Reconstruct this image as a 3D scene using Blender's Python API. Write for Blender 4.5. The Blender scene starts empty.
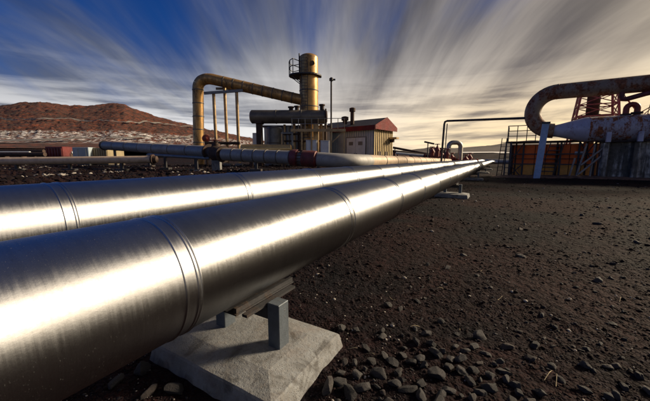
import bpy, bmesh, math, random
import numpy as np
from mathutils import Vector, Matrix, noise

S = bpy.context.scene
C = S.collection
RAD = math.radians
rng = random.Random(7)

# ------------------------------------------------------------------ camera
H = 1.35                                    # eye height above the gravel
PITCH = math.atan(42.5 / 300.0)             # horizon sits above the picture centre
cam = bpy.data.cameras.new('camera')
cam.sensor_width = 36.0
cam.lens = 36.0 * 300.0 / 650.0             # very wide lens
cam.clip_start = 0.05
cam.clip_end = 9000
camo = bpy.data.objects.new('camera', cam)
camo.location = (0, 0, H)
camo.rotation_euler = (math.pi / 2 - PITCH, 0, 0)
C.objects.link(camo)
S.camera = camo

# ------------------------------------------------------------------ sky, sun, exposure
SUN_AZ, SUN_EL = RAD(74), RAD(24)           # azimuth clockwise from the view direction (+Y)
SUN = Vector((math.sin(SUN_AZ) * math.cos(SUN_EL), math.cos(SUN_AZ) * math.cos(SUN_EL), math.sin(SUN_EL)))

world = bpy.data.worlds.new('World')
S.world = world
world.use_nodes = True
wt = world.node_tree
wt.nodes.clear()


class G:
    """tiny node-graph helper"""
    def __init__(self, tree): self.t = tree
    def n(self, kind, **kw):
        nd = self.t.nodes.new(kind)
        for k, v in kw.items(): setattr(nd, k, v)
        return nd
    def put(self, sock, v):
        if isinstance(v, bpy.types.NodeSocket): self.t.links.new(v, sock)
        else: sock.default_value = v
    def m(self, op, a, b=0.0, c=0.0, clamp=False):
        nd = self.n('ShaderNodeMath', operation=op); nd.use_clamp = clamp
        self.put(nd.inputs[0], a); self.put(nd.inputs[1], b); self.put(nd.inputs[2], c)
        return nd.outputs[0]
    def mix(self, f, a, b, blend='MIX'):
        nd = self.n('ShaderNodeMix', data_type='RGBA', blend_type=blend)
        self.put(nd.inputs[0], f); self.put(nd.inputs[6], a); self.put(nd.inputs[7], b)
        return nd.outputs[2]
    def ramp(self, f, stops, mode='LINEAR'):
        nd = self.n('ShaderNodeValToRGB'); cr = nd.color_ramp; cr.interpolation = mode
        while len(cr.elements) < len(stops): cr.elements.new(0.5)
        for e, (p, c) in zip(cr.elements, stops):
            e.position = p; e.color = c if len(c) == 4 else (*c, 1)
        self.put(nd.inputs[0], f)
        return nd.outputs[0]
    def noise(self, vec, scale, detail=4, rough=0.55, dist=0.0, w=None):
        nd = self.n('ShaderNodeTexNoise')
        if w is not None: nd.noise_dimensions = '4D'; nd.inputs['W'].default_value = w
        self.put(nd.inputs['Vector'], vec)
        nd.inputs['Scale'].default_value = scale; nd.inputs['Detail'].default_value = detail
        nd.inputs['Roughness'].default_value = rough; nd.inputs['Distortion'].default_value = dist
        return nd.outputs[0]
    def mapr(self, v, a, b, c=0.0, d=1.0, smooth=False):
        nd = self.n('ShaderNodeMapRange')
        if smooth: nd.interpolation_type = 'SMOOTHSTEP'
        self.put(nd.inputs[0], v)
        for i, x in enumerate((a, b, c, d)): nd.inputs[1 + i].default_value = x
        return nd.outputs[0]
    def scalev(self, vec, s, rotz=0.0, loc=(0, 0, 0)):
        nd = self.n('ShaderNodeMapping'); self.put(nd.inputs[0], vec)
        nd.inputs['Scale'].default_value = s; nd.inputs['Rotation'].default_value = (0, 0, rotz)
        nd.inputs['Location'].default_value = loc
        return nd.outputs[0]


g = G(wt)
sky = g.n('ShaderNodeTexSky', sky_type='NISHITA')
sky.sun_disc = False
sky.sun_elevation = SUN_EL
sky.sun_rotation = SUN_AZ
sky.altitude = 300; sky.air_density = 1.0; sky.dust_density = 1.2; sky.ozone_density = 2.5
tc = g.n('ShaderNodeTexCoord')
sep = g.n('ShaderNodeSeparateXYZ'); g.put(sep.inputs[0], tc.outputs['Generated'])
X, Y, Z = sep.outputs
zc = g.m('ADD', g.m('MAXIMUM', Z, 0.0), 0.36)
cmb = g.n('ShaderNodeCombineXYZ')
g.put(cmb.inputs[0], g.m('DIVIDE', X, zc)); g.put(cmb.inputs[1], g.m('DIVIDE', Y, zc))
plane = cmb.outputs[0]
# high streaks blown along one direction, seen in perspective on a cloud deck
ROT = RAD(17)
wob = g.noise(plane, 0.35, 3, 0.5, 0.0, 5.5)
wv = g.n('ShaderNodeVectorMath', operation='ADD')
wc_ = g.n('ShaderNodeCombineXYZ'); g.put(wc_.inputs[0], g.m('MULTIPLY', wob, 0.55))
g.put(wv.inputs[0], plane); g.put(wv.inputs[1], wc_.outputs[0]); bent = wv.outputs[0]
n1 = g.noise(g.scalev(bent, (1.0, 0.24, 1.0), ROT), 1.65, 6, 0.54, 1.0, 3.1)
n1b = g.noise(g.scalev(bent, (1.0, 0.16, 1.0), ROT), 4.6, 5, 0.6, 0.5, 6.4)
n2 = g.noise(g.scalev(bent, (1.0, 0.35, 1.0), ROT, (4.2, 1.0, 0)), 0.62, 5, 0.55, 0.4, 8.3)
dotn = g.n('ShaderNodeVectorMath', operation='DOT_PRODUCT')
g.put(dotn.inputs[0], tc.outputs['Generated']); dotn.inputs[1].default_value = SUN
sd = dotn.outputs['Value']
low = g.mapr(Z, 0.04, 0.42, 1.0, 0.0, True)              # more cloud is seen edge-on towards the horizon
cover = g.m('ADD', g.m('ADD', g.m('MULTIPLY', n1, 1.15), g.m('MULTIPLY', n2, 0.55)), g.m('ADD', g.m('MULTIPLY', sd, 0.42), g.m('MULTIPLY', low, 0.46)))
cover = g.m('ADD', cover, g.m('MULTIPLY', g.m('SUBTRACT', n1b, 0.5), 0.10))
lay = g.noise(g.scalev(tc.outputs['Generated'], (1.6, 1.6, 16.0)), 1.4, 6, 0.58, 0.5, 2.2)
cl = g.mapr(cover, 0.74, 1.12, 0, 1, True)
body = g.noise(g.scalev(bent, (1.0, 0.30, 1.0), ROT, (1.7, 7.0, 0)), 1.0, 6, 0.54, 0.5, 1.4)
bodyf = g.mapr(g.m('ADD', g.m('MULTIPLY', body, 0.8), g.m('MULTIPLY', n1b, 0.2)), 0.41, 0.61, 0, 1, True)
layf = g.mapr(lay, 0.40, 0.60, 0, 1, True)
lowf = g.mapr(Z, 0.05, 0.30, 0.85, 0.0, True)
bm_ = g.n('ShaderNodeMix', data_type='FLOAT'); g.put(bm_.inputs[0], lowf); g.put(bm_.inputs[2], bodyf); g.put(bm_.inputs[3], layf); bodyf = bm_.outputs[0]
pos = g.m('MAXIMUM', sd, 0.0)
glow = g.m('POWER', pos, 1.1)
glow2 = g.m('POWER', pos, 18.0)
hi = g.mapr(Z, 0.06, 0.36, 0, 1, True)                  # thick deck overhead, lit cloud low down
dark = g.mix(hi, g.mix(glow, (1.3, 1.4, 1.7, 1), (1.9, 1.45, 1.05, 1)), g.mix(glow, (0.32, 0.38, 0.55, 1), (0.75, 0.64, 0.56, 1)))
light = g.mix(hi, g.mix(glow, (7.4, 7.3, 7.2, 1), (8.6, 7.0, 4.7, 1)), g.mix(glow, (2.7, 2.85, 3.2, 1), (2.9, 2.4, 1.85, 1)))
ccol = g.mix(bodyf, dark, light)
haze = g.m('MULTIPLY', g.mapr(Z, 0.0, 0.25, 1.0, 0.0, True), g.mapr(sd, 0.10, 0.80, 0.0, 0.9, True))
ccol = g.mix(g.m('MULTIPLY', glow2, 0.65), ccol, (15.0, 12.3, 8.0, 1))
skyc = g.mix(1.0, sky.outputs[0], (0.050, 0.20, 0.50, 1), 'MULTIPLY')
fin = g.mix(g.m('MULTIPLY', cl, 0.95), skyc, ccol)
fin = g.mix(g.m('MULTIPLY', haze, g.mapr(bodyf, 0, 1, 0.18, 1.0)), fin, (9.6, 6.9, 3.3, 1))
bg = g.n('ShaderNodeBackground'); g.put(bg.inputs[0], fin); bg.inputs[1].default_value = 0.10
wo = g.n('ShaderNodeOutputWorld'); wt.links.new(bg.outputs[0], wo.inputs[0])

sl = bpy.data.lights.new('sun', 'SUN')
sl.energy = 5.0; sl.angle = RAD(9.0); sl.color = (1.0, 0.82, 0.58)
slo = bpy.data.objects.new('sun', sl)
slo.rotation_euler = SUN.to_track_quat('Z', 'Y').to_euler()
slo.location = (40, 20, 30)
C.objects.link(slo)

S.view_settings.view_transform = 'Standard'
S.view_settings.look = 'None'
S.view_settings.gamma = 1.0
S.view_settings.use_curve_mapping = False
S.view_settings.exposure = 0.45

# ------------------------------------------------------------------ frame of reference
DV = np.array([0.50441, 0.86347, 0.0])      # direction of the two pipelines
NV = np.array([0.86347, -0.50441, 0.0])     # to their right
UP = np.array([0, 0, 1.0])
ANG = math.asin(0.50441)
_fw = np.array([0, math.cos(PITCH), -math.sin(PITCH)]); _up = np.array([0, math.sin(PITCH), math.cos(PITCH)])


def at(px, py, Yd):
    """survey helper: bearing and elevation (as photo coordinates) plus a distance -> point in the place"""
    r = _fw + np.array([1.0, 0, 0]) * (px - 325) / 300 - _up * (py - 200.5) / 300
    return r * (Yd / r[1]) + np.array([0, 0, H])


def us(u, s, z=0.0):
    return NV * u + DV * s + UP * z


def sm(t):
    t = min(1.0, max(0.0, t)); return t * t * (3 - 2 * t)


def hgt(x, y):
    u = x * NV[0] + y * NV[1]; r = math.hypot(x, y)
    z = 0.72 * sm((-u - 4.0) / 4.0)
    z += 0.017 * max(0.0, r - 60.0)
    # low dirt bank round the old separator house
    dx, dy = x - 17.5, y - 19.2
    z += 0.16 * math.exp(-(dx * dx + dy * dy) / 22.0)
    fade = 1.0 / (1.0 + (r / 25.0) ** 2)
    v = Vector((x, y, 0))
    z += fade * (0.035 * noise.noise(v * 0.7) + 0.016 * noise.noise(v * 2.7 + Vector((3, 1, 0))))
    if r < 12: z += 0.012 * noise.noise(v * 9.0) + 0.006 * noise.noise(v * 23.0)
    if u < -5: z += min(1.0, (-u - 5) / 3) * (0.10 * noise.noise(v * 0.35) + 0.05 * noise.noise(v * 1.3))
    # keep flat bearing under the first footing
    s = x * DV[0] + y * DV[1]
    return z


# ------------------------------------------------------------------ materials
MATS = {}


def newmat(name):
    m = bpy.data.materials.new(name); m.use_nodes = True
    t = m.node_tree; t.nodes.clear()
    gg = G(t)
    bs = gg.n('ShaderNodeBsdfPrincipled'); out = gg.n('ShaderNodeOutputMaterial')
    t.links.new(bs.outputs[0], out.inputs[0])
    MATS[name] = m
    return gg, bs, m


def bump(gg, bs, h, strength=0.3, dist=0.01):
    b = gg.n('ShaderNodeBump'); b.inputs['Strength'].default_value = strength; b.inputs['Distance'].default_value = dist
    gg.put(b.inputs['Height'], h); gg.put(bs.inputs['Normal'], b.outputs[0])


def objc(gg): return gg.n('ShaderNodeTexCoord').outputs['Object']


def rnd(gg): return gg.n('ShaderNodeObjectInfo').outputs['Random']


def m_clad(name, rot, base=(0.56, 0.57, 0.59), r0=0.27, r1=0.42, dirt=0.26, metal=0.95, aniso=0.0):
    gg, bs, m = newmat(name)
    co = gg.scalev(objc(gg), (1, 1, 1), rot)
    ringn = gg.noise(gg.scalev(co, (3.0, 55.0, 3.0)), 1.0, 4, 0.7)         # fine circumferential scratches
    blot = gg.noise(co, 2.3, 5, 0.6, 0.4)
    speck = gg.noise(co, 48.0, 3, 0.7)
    runs = gg.noise(gg.scalev(co, (1.2, 22.0, 1.2)), 1.0, 5, 0.65, 0.3)
    f = gg.m('ADD', gg.m('MULTIPLY', gg.mapr(blot, 0.35, 0.7), 0.5), gg.m('MULTIPLY', gg.mapr(runs, 0.45, 0.75), 0.5))
    dk = tuple(c * 0.52 for c in base)
    col = gg.mix(gg.m('MULTIPLY', f, dirt * 1.6, 0, True), (*base, 1), (dk[0] * 1.02, dk[1] * 0.97, dk[2] * 0.92, 1))
    col = gg.mix(gg.m('MULTIPLY', gg.mapr(speck, 0.60, 0.74), 0.22), col, (0.16, 0.14, 0.12, 1))
    dust = gg.noise(gg.scalev(co, (1.0, 2.4, 1.0)), 90.0, 3, 0.75)
    dsk = gg.m('MULTIPLY', gg.mapr(dust, 0.63, 0.73), gg.mapr(blot, 0.3, 0.6, 0.25, 0.8))
    col = gg.mix(gg.m('MULTIPLY', dsk, 0.35), col, (0.40, 0.37, 0.34, 1))
    var = gg.mapr(rnd(gg), 0, 1, 0.82, 1.06)
    vc = gg.n('ShaderNodeCombineColor')
    for i in range(3): gg.put(vc.inputs[i], var)
    col = gg.mix(1.0, col, vc.outputs[0], 'MULTIPLY')
    gg.put(bs.inputs['Base Color'], col)
    gg.put(bs.inputs['Metallic'], gg.mapr(dsk, 0, 1, metal, metal * 0.35))
    if aniso:                       # brushed round the pipe: highlights smear along it
        tn = gg.n('ShaderNodeCombineXYZ')
        for i in range(2): tn.inputs[i].default_value = DV[i]
    gg.put(bs.inputs['Roughness'], gg.m('ADD', gg.m('ADD', gg.mapr(ringn, 0.3, 0.7, r0, r1), gg.mapr(rnd(gg), 0, 1, -0.05, 0.09)), gg.m('MULTIPLY', f, 0.14)))
    if aniso:                       # brushed sheet: soft, wide lobe smeared along the pipe
        gl_ = gg.n('ShaderNodeBsdfAnisotropic', distribution='BECKMANN')
        gg.put(gl_.inputs['Color'], col)
        gg.put(gl_.inputs['Roughness'], gg.m('ADD', gg.m('ADD', gg.mapr(ringn, 0.3, 0.7, 0.52, 0.61), gg.mapr(rnd(gg), 0, 1, -0.05, 0.05)), gg.m('MULTIPLY', f, 0.05)))
        gl_.inputs['Anisotropy'].default_value = -0.45
        gg.put(gl_.inputs['Tangent'], tn.outputs[0])
        df_ = gg.n('ShaderNodeBsdfDiffuse'); gg.put(df_.inputs['Color'], col)
        mx_ = gg.n('ShaderNodeMixShader'); gg.put(mx_.inputs[0], gg.mapr(dsk, 0, 1, 0.995, 0.85))
        m.node_tree.links.new(df_.outputs[0], mx_.inputs[1]); m.node_tree.links.new(gl_.outputs[0], mx_.inputs[2])
        out_ = [q for q in m.node_tree.nodes if q.type == 'OUTPUT_MATERIAL'][0]
        m.node_tree.links.new(mx_.outputs[0], out_.inputs[0])
    hh = gg.m('ADD', gg.m('MULTIPLY', ringn, 0.7), gg.m('ADD', gg.m('MULTIPLY', speck, 0.35), gg.m('MULTIPLY', blot, 2.0)))
    bump(gg, bs, hh, 0.16, 0.005)
    if aniso:
        for q in (gl_, df_): m.node_tree.links.new(bs.inputs['Normal'].links[0].from_socket, q.inputs['Normal'])
    return m


def m_plain(name, c0, c1, scale=6.0, rough=0.6, metal=0.0, bs_=0.25, bd=0.006, det=5, th=(0.35, 0.65)):
    gg, bs, m = newmat(name)
    co = objc(gg)
    n_ = gg.noise(co, scale, det, 0.6, 0.2)
    gg.put(bs.inputs['Base Color'], gg.mix(gg.mapr(n_, *th), (*c0, 1), (*c1, 1)))
    f2 = gg.noise(co, scale * 7, 3, 0.6)
    gg.put(bs.inputs['Roughness'], gg.mapr(f2, 0.3, 0.7, max(0.05, rough - 0.12), min(1.0, rough + 0.12)))
    bs.inputs['Metallic'].default_value = metal
    bump(gg, bs, gg.m('ADD', n_, gg.m('MULTIPLY', f2, 0.4)), bs_, bd)
    return m


def m_rustpaint(name, paint, rust0, rust1, lo, hi, scale=3.0, stretch=(1, 1, 0.45), rough=0.5, metal=0.0):
    """old paint with rust breaking through in vertical runs"""
    gg, bs, m = newmat(name)
    co = objc(gg)
    a = gg.noise(gg.scalev(co, stretch), scale, 7, 0.66, 0.5)
    b = gg.noise(co, scale * 5, 4, 0.6)
    f = gg.mapr(gg.m('ADD', gg.m('MULTIPLY', a, 0.75), gg.m('MULTIPLY', b, 0.25)), lo, hi)
    rc = gg.mix(gg.mapr(b, 0.35, 0.65), (*rust0, 1), (*rust1, 1))
    pc = gg.mix(gg.mapr(gg.noise(co, scale * 1.3, 4, 0.6), 0.3, 0.7), (*paint, 1), tuple(c * 0.72 for c in paint) + (1,))
    gg.put(bs.inputs['Base Color'], gg.mix(f, pc, rc))
    gg.put(bs.inputs['Roughness'], gg.mapr(f, 0, 1, rough, 0.85))
    bs.inputs['Metallic'].default_value = metal
    bump(gg, bs, gg.m('ADD', gg.m('MULTIPLY', f, 0.5), gg.m('MULTIPLY', b, 0.6)), 0.35, 0.01)
    return m


def m_concrete():
    gg, bs, m = newmat('concrete')
    co = objc(gg)
    big = gg.noise(co, 3.2, 6, 0.62, 0.3)
    fine = gg.noise(co, 42.0, 4, 0.65)
    vo = gg.n('ShaderNodeTexVoronoi'); gg.put(vo.inputs['Vector'], co); vo.inputs['Scale'].default_value = 75.0
    pit = gg.mapr(vo.outputs['Distance'], 0.08, 0.26)
    stain = gg.noise(gg.scalev(co, (1, 1, 1), 0.4), 6.5, 5, 0.6, 0.8)
    col = gg.mix(gg.mapr(big, 0.33, 0.66), (0.135, 0.140, 0.146, 1), (0.235, 0.245, 0.255, 1))
    col = gg.mix(gg.m('MULTIPLY', gg.mapr(fine, 0.42, 0.72), 0.5), col, (0.17, 0.155, 0.135, 1))
    col = gg.mix(gg.m('MULTIPLY', gg.mapr(stain, 0.53, 0.66), 0.75), col, (0.060, 0.055, 0.052, 1))
    brown = gg.noise(co, 5.0, 6, 0.65, 0.5, 4.0)
    col = gg.mix(gg.m('MULTIPLY', gg.mapr(brown, 0.50, 0.66), 0.35), col, (0.14, 0.095, 0.070, 1))
    drip = gg.noise(gg.scalev(co, (14, 14, 1.2)), 1.0, 5, 0.6)
    col = gg.mix(gg.m('MULTIPLY', gg.mapr(drip, 0.55, 0.68), 0.45), col, (0.07, 0.066, 0.062, 1))
    col = gg.mix(gg.m('MULTIPLY', gg.m('SUBTRACT', 1.0, pit), 0.5), col, (0.10, 0.095, 0.09, 1))
    gg.put(bs.inputs['Base Color'], col)
    bs.inputs['Roughness'].default_value = 0.88
    bump(gg, bs, gg.m('ADD', gg.m('MULTIPLY', pit, 0.6), gg.m('ADD', fine, gg.m('MULTIPLY', big, 1.5))), 0.7, 0.008)
    return m


def m_ground():
    gg, bs, m = newmat('scoria_gravel')
    co = objc(gg)
    vo = gg.n('ShaderNodeTexVoronoi'); gg.put(vo.inputs['Vector'], co); vo.inputs['Scale'].default_value = 42.0
    vo2 = gg.n('ShaderNodeTexVoronoi'); gg.put(vo2.inputs['Vector'], co); vo2.inputs['Scale'].default_value = 13.0
    big = gg.noise(co, 0.42, 6, 0.6, 0.6)
    mid = gg.noise(co, 1.7, 6, 0.62, 0.3)
    fine = gg.noise(co, 60.0, 4, 0.7)
    red = (0.0185, 0.0054, 0.0060, 1); blk = (0.0036, 0.0032, 0.0050, 1); gry = (0.025, 0.0195, 0.025, 1)
    col = gg.mix(gg.mapr(big, 0.42, 0.56), red, blk)
    col = gg.mix(gg.m('MULTIPLY', gg.mapr(mid, 0.45, 0.7), 0.75), col, (0.0095, 0.0034, 0.0038, 1))
    sc = gg.n('ShaderNodeSeparateColor'); gg.put(sc.inputs[0], vo.outputs['Color'])
    col = gg.mix(gg.m('MULTIPLY', gg.mapr(sc.outputs[0], 0.55, 1.0), 0.55), col, gry)
    col = gg.mix(gg.m('MULTIPLY', gg.mapr(sc.outputs[1], 0.6, 1.0), 0.6), col, (0.0045, 0.004, 0.0045, 1))
    # pale mineral crust and old snow scraps, mostly on the rough ground left of the pipes
    sp = gg.n('ShaderNodeSeparateXYZ'); gg.put(sp.inputs[0], co)
    uu = gg.m('ADD', gg.m('MULTIPLY', sp.outputs[0], NV[0]), gg.m('MULTIPLY', sp.outputs[1], NV[1]))
    left = gg.mapr(uu, -7.5, -5.0, 1.0, 0.12)
    pat = gg.noise(gg.scalev(co, (0.6, 1.4, 1)), 1.15, 6, 0.65, 0.6)
    col = gg.mix(gg.m('MULTIPLY', gg.mapr(pat, 0.66, 0.73), left), col, (0.42, 0.38, 0.34, 1))
    gg.put(bs.inputs['Base Color'], col)
    bs.inputs['Roughness'].default_value = 0.9
    bs.inputs['Specular IOR Level'].default_value = 0.10
    hh = gg.m('ADD', gg.m('MULTIPLY', vo.outputs['Distance'], -0.7), gg.m('ADD', gg.m('MULTIPLY', vo2.outputs['Distance'], -1.6), gg.m('ADD', gg.m('MULTIPLY', fine, 0.5), gg.m('MULTIPLY', mid, 2.2))))
    bump(gg, bs, hh, 0.9, 0.03)
    return m


def m_rock():
    gg, bs, m = newmat('lava_rock')
    co = objc(gg)
    n_ = gg.noise(co, 2.2, 6, 0.65, 0.3, 1.0); fine = gg.noise(co, 9.0, 5, 0.72)
    base = gg.ramp(rnd(gg), [(0.0, (0.010, 0.0095, 0.0115)), (0.5, (0.032, 0.031, 0.034)), (0.72, (0.070, 0.066, 0.066)), (1.0, (0.042, 0.022, 0.019))])
    col = gg.mix(gg.mapr(n_, 0.35, 0.7), base, (0.026, 0.021, 0.021, 1))
    col = gg.mix(gg.m('MULTIPLY', gg.mapr(fine, 0.58, 0.75), 0.55), col, (0.13, 0.12, 0.115, 1))
    gg.put(bs.inputs['Base Color'], col)
    bs.inputs['Roughness'].default_value = 0.82
    bump(gg, bs, gg.m('ADD', n_, gg.m('MULTIPLY', fine, 0.6)), 0.8, 0.02)
    return m


def m_pebbles():
    gg, bs, m = newmat('pebble_mix')
    co = objc(gg)
    a = gg.n('ShaderNodeAttribute', attribute_name='tint')
    base = gg.ramp(a.outputs['Fac'], [(0.0, (0.005, 0.0045, 0.0058)), (0.45, (0.0120, 0.0043, 0.0046)), (0.72, (0.019, 0.0168, 0.0205)), (0.93, (0.055, 0.050, 0.050)), (1.0, (0.34, 0.31, 0.28))])
    n_ = gg.noise(co, 70.0, 3, 0.6)
    gg.put(bs.inputs['Base Color'], gg.mix(gg.m('MULTIPLY', gg.mapr(n_, 0.4, 0.7), 0.4), base, (0.017, 0.0062, 0.006, 1)))
    bs.inputs['Roughness'].default_value = 0.9
    bs.inputs['Specular IOR Level'].default_value = 0.15
    return m


def m_hill():
    gg, bs, m = newmat('red_lava_hillside')
    co = objc(gg)
    sp = gg.n('ShaderNodeSeparateXYZ'); gg.put(sp.inputs[0], co)
    a = gg.noise(co, 0.035, 7, 0.62, 0.6)
    b = gg.noise(co, 0.40, 8, 0.75, 0.4)
    c = gg.noise(gg.scalev(co, (1, 0.5, 2.0)), 0.55, 6, 0.7, 0.3)
    col = gg.mix(gg.mapr(a, 0.36, 0.62), (0.075, 0.022, 0.011, 1), (0.20, 0.044, 0.014, 1))
    col = gg.mix(gg.m('MULTIPLY', gg.mapr(b, 0.44, 0.56), 0.92), col, (0.022, 0.014, 0.011, 1))
    low = gg.m('MULTIPLY', gg.mapr(sp.outputs[2], 14.5, 16.5, 1, 0), gg.mapr(sp.outputs[2], 6.2, 8.0, 0, 1))
    snow = gg.m('MULTIPLY', gg.mapr(c, 0.49, 0.57), low)
    col = gg.mix(gg.m('MULTIPLY', snow, 0.85), col, (0.72, 0.70, 0.70, 1))
    gg.put(bs.inputs['Base Color'], col)
    bs.inputs['Roughness'].default_value = 0.95
    bump(gg, bs, gg.m('ADD', b, c), 0.9, 1.2)
    return m


clad_main = m_clad('aluminium_cladding', ANG, aniso=0.80)
clad_x = m_clad('aluminium_cladding_weathered', 0.0, (0.34, 0.335, 0.33), 0.48, 0.66, 0.5, 0.45)
clad_dull = m_clad('dull_steel_cladding', 0.0, (0.40, 0.38, 0.35), 0.38, 0.55, 0.5)
clad_tan = m_plain('tan_pipe_cladding', (0.55, 0.42, 0.31), (0.40, 0.30, 0.21), 4.0, 0.5, 0.1)
seam_m = m_plain('seam_metal', (0.15, 0.13, 0.11), (0.09, 0.08, 0.07), 20.0, 0.6, 0.3)
conc = m_concrete()
ground_m = m_ground(); rock_m = m_rock(); peb_m = m_pebbles(); hill_m = m_hill()
steel_blue = m_rustpaint('galvanised_post', (0.105, 0.125, 0.150), (0.16, 0.15, 0.14), (0.07, 0.06, 0.055), 0.58, 0.72, 14.0, (1, 1, 0.6), 0.55, 0.3)
steel_dark = m_rustpaint('dark_steel', (0.050, 0.050, 0.055), (0.10, 0.055, 0.030), (0.06, 0.035, 0.02), 0.50, 0.68, 6.0, (1, 1, .5), 0.55, 0.4)
steel_gold = m_plain('weathered_sunlit_steel', (0.44, 0.30, 0.15), (0.24, 0.16, 0.085), 3.0, 0.42, 0.45)  # base tone carries the gold of the low sun on the steel
steel_grey = m_plain('grey_steel', (0.20, 0.20, 0.205), (0.13, 0.13, 0.135), 3.0, 0.5, 0.5)
tower_m = m_rustpaint('tower_cladding', (0.54, 0.31, 0.11), (0.13, 0.095, 0.06), (0.065, 0.05, 0.038), 0.46, 0.66, 2.6, (1, 1, 0.22), 0.38, 0.55)  # golden sunlight put into the cladding colour, under the dark stains
vessel_m = m_plain('dark_grey_vessel', (0.17, 0.145, 0.115), (0.105, 0.09, 0.075), 1.6, 0.45, 0.35, 0.2, 0.01)
rust_red = m_rustpaint('dark_red_flange_paint', (0.16, 0.030, 0.030), (0.09, 0.035, 0.025), (0.05, 0.02, 0.02), 0.45, 0.62, 4.0)
rust_dark = m_plain('dark_rust', (0.075, 0.040, 0.028), (0.032, 0.022, 0.018), 6.0, 0.8, 0.2, 0.5, 0.02)
red_paint = m_rustpaint('red_machine_paint', (0.25, 0.030, 0.018), (0.16, 0.055, 0.025), (0.09, 0.04, 0.02), 0.50, 0.66, 5.0)
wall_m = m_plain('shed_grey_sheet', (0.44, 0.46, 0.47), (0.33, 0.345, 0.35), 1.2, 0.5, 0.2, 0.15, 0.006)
gable_m = m_plain('shed_sunlit_sheet', (0.60, 0.46, 0.22), (0.42, 0.31, 0.15), 2.2, 0.5, 0.1, 0.15, 0.006)  # sunlit gold of the gable painted into its ribs
roof_m = m_plain('shed_dark_roof', (0.075, 0.065, 0.062), (0.045, 0.04, 0.04), 1.5, 0.6, 0.2)
fascia_m = m_plain('shed_red_fascia', (0.17, 0.010, 0.008), (0.10, 0.008, 0.007), 1.5, 0.85)
white_m = m_plain('white_painted_door', (0.66, 0.67, 0.68), (0.52, 0.53, 0.54), 2.5, 0.45)
cab_m = m_plain('pale_cabinet_paint', (0.50, 0.52, 0.54), (0.40, 0.41, 0.42), 2.0, 0.5)
pipe_rust = m_rustpaint('grey_paint_over_rust', (0.26, 0.185, 0.13), (0.26, 0.080, 0.026), (0.085, 0.034, 0.018), 0.475, 0.560, 1.9, (1, 1, 0.6), 0.55)
vessel_rust = m_rustpaint('pale_violet_paint_over_rust', (0.42, 0.38, 0.40), (0.36, 0.105, 0.026), (0.10, 0.035, 0.018), 0.470, 0.545, 2.6, (1.4, 1.4, 0.28), 0.5)
cone_m = m_rustpaint('pale_blue_cone_paint', (0.46, 0.45, 0.54), (0.34, 0.12, 0.04), (0.15, 0.06, 0.03), 0.56, 0.66, 2.0, (1, 1, 0.5), 0.42)
orange_rust = m_rustpaint('orange_rusted_sheet', (0.90, 0.15, 0.012), (0.55, 0.10, 0.015), (0.14, 0.035, 0.015), 0.57, 0.70, 1.5, (1, 1, 0.5), 0.65)
orange_pale = m_rustpaint('ochre_rusted_sheet', (0.95, 0.40, 0.07), (0.60, 0.17, 0.02), (0.18, 0.06, 0.02), 0.55, 0.68, 2.2, (1, 1, 0.5), 0.65)
prop_m = m_rustpaint('pale_blue_prop_paint', (0.34, 0.45, 0.62), (0.20, 0.16, 0.13), (0.12, 0.10, 0.09), 0.57, 0.68, 3.0, (1, 1, 0.4), 0.5)
pole_m = m_plain('weathered_pole', (0.34, 0.29, 0.24), (0.20, 0.17, 0.14), 6.0, 0.7, 0.1)
derrick_m = m_rustpaint('faded_red_lattice_paint', (0.40, 0.10, 0.10), (0.20, 0.06, 0.03), (0.12, 0.05, 0.03), 0.50, 0.65, 4.0)
tank_gold = m_plain('sunlit_gold_head', (0.60, 0.42, 0.18), (0.48, 0.32, 0.13), 3.0, 0.35, 0.6)  # gold of the sun on the end cap put into the shell colour
blue_m = m_plain('pale_blue_container_paint', (0.36, 0.42, 0.46), (0.28, 0.33, 0.37), 1.0, 0.5)
ochre_m = m_plain('ochre_container_paint', (0.30, 0.24, 0.14), (0.22, 0.17, 0.10), 1.0, 0.55)
cred_m = m_plain('red_container_paint', (0.14, 0.016, 0.015), (0.09, 0.012, 0.012), 1.0, 0.5)
straw_m = m_plain('dry_straw', (0.42, 0.34, 0.20), (0.30, 0.24, 0.14), 30.0, 0.8)
asphalt_m = m_plain('pale_gravel_road', (0.17, 0.15, 0.14), (0.12, 0.11, 0.10), 0.3, 0.9, 0, 0.2, 0.05)
snow_m = m_plain('snow', (0.78, 0.76, 0.74), (0.66, 0.63, 0.60), 0.01, 0.8, 0, 0.2, 0.3)
far_m = m_plain('far_moorland', (0.085, 0.060, 0.050), (0.050, 0.040, 0.036), 0.012, 0.95, 0, 0.6, 3.0)


dirt_m = m_plain('ochre_rubble', (0.26, 0.14, 0.075), (0.075, 0.040, 0.025), 3.5, 0.95, 0, 0.9, 0.05, 8)


def m_blockwall():
    gg, bs, m = newmat('sooty_blockwork')
    co = objc(gg)
    run = gg.noise(gg.scalev(co, (2.6, 2.6, 0.22)), 1.0, 6, 0.65, 0.3)
    b = gg.noise(co, 3.0, 6, 0.66); fine = gg.noise(co, 30, 3, 0.6)
    col = gg.mix(gg.mapr(run, 0.46, 0.62), (0.11, 0.095, 0.075, 1), (0.62, 0.57, 0.50, 1))
    col = gg.mix(gg.m('MULTIPLY', gg.mapr(b, 0.42, 0.62), 0.75), col, (0.050, 0.040, 0.030, 1))
    gg.put(bs.inputs['Base Color'], col)
    bs.inputs['Roughness'].default_value = 0.9
    bump(gg, bs, gg.m('ADD', b, fine), 0.5, 0.02)
    return m


block_m = m_blockwall()

# ------------------------------------------------------------------ mesh building
LOC = {}


def tag(o, label, cat, group=None):
    o['label'] = label; o['category'] = cat
    if group: o['group'] = group
    return o


def thing(name, label, cat, base, group=None):
    o = bpy.data.objects.new(name, None)
    o.location = tuple(base); o.empty_display_size = 0.3
    C.objects.link(o)
    LOC[o] = np.array(base, float)
    return tag(o, label, cat, group)


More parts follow.
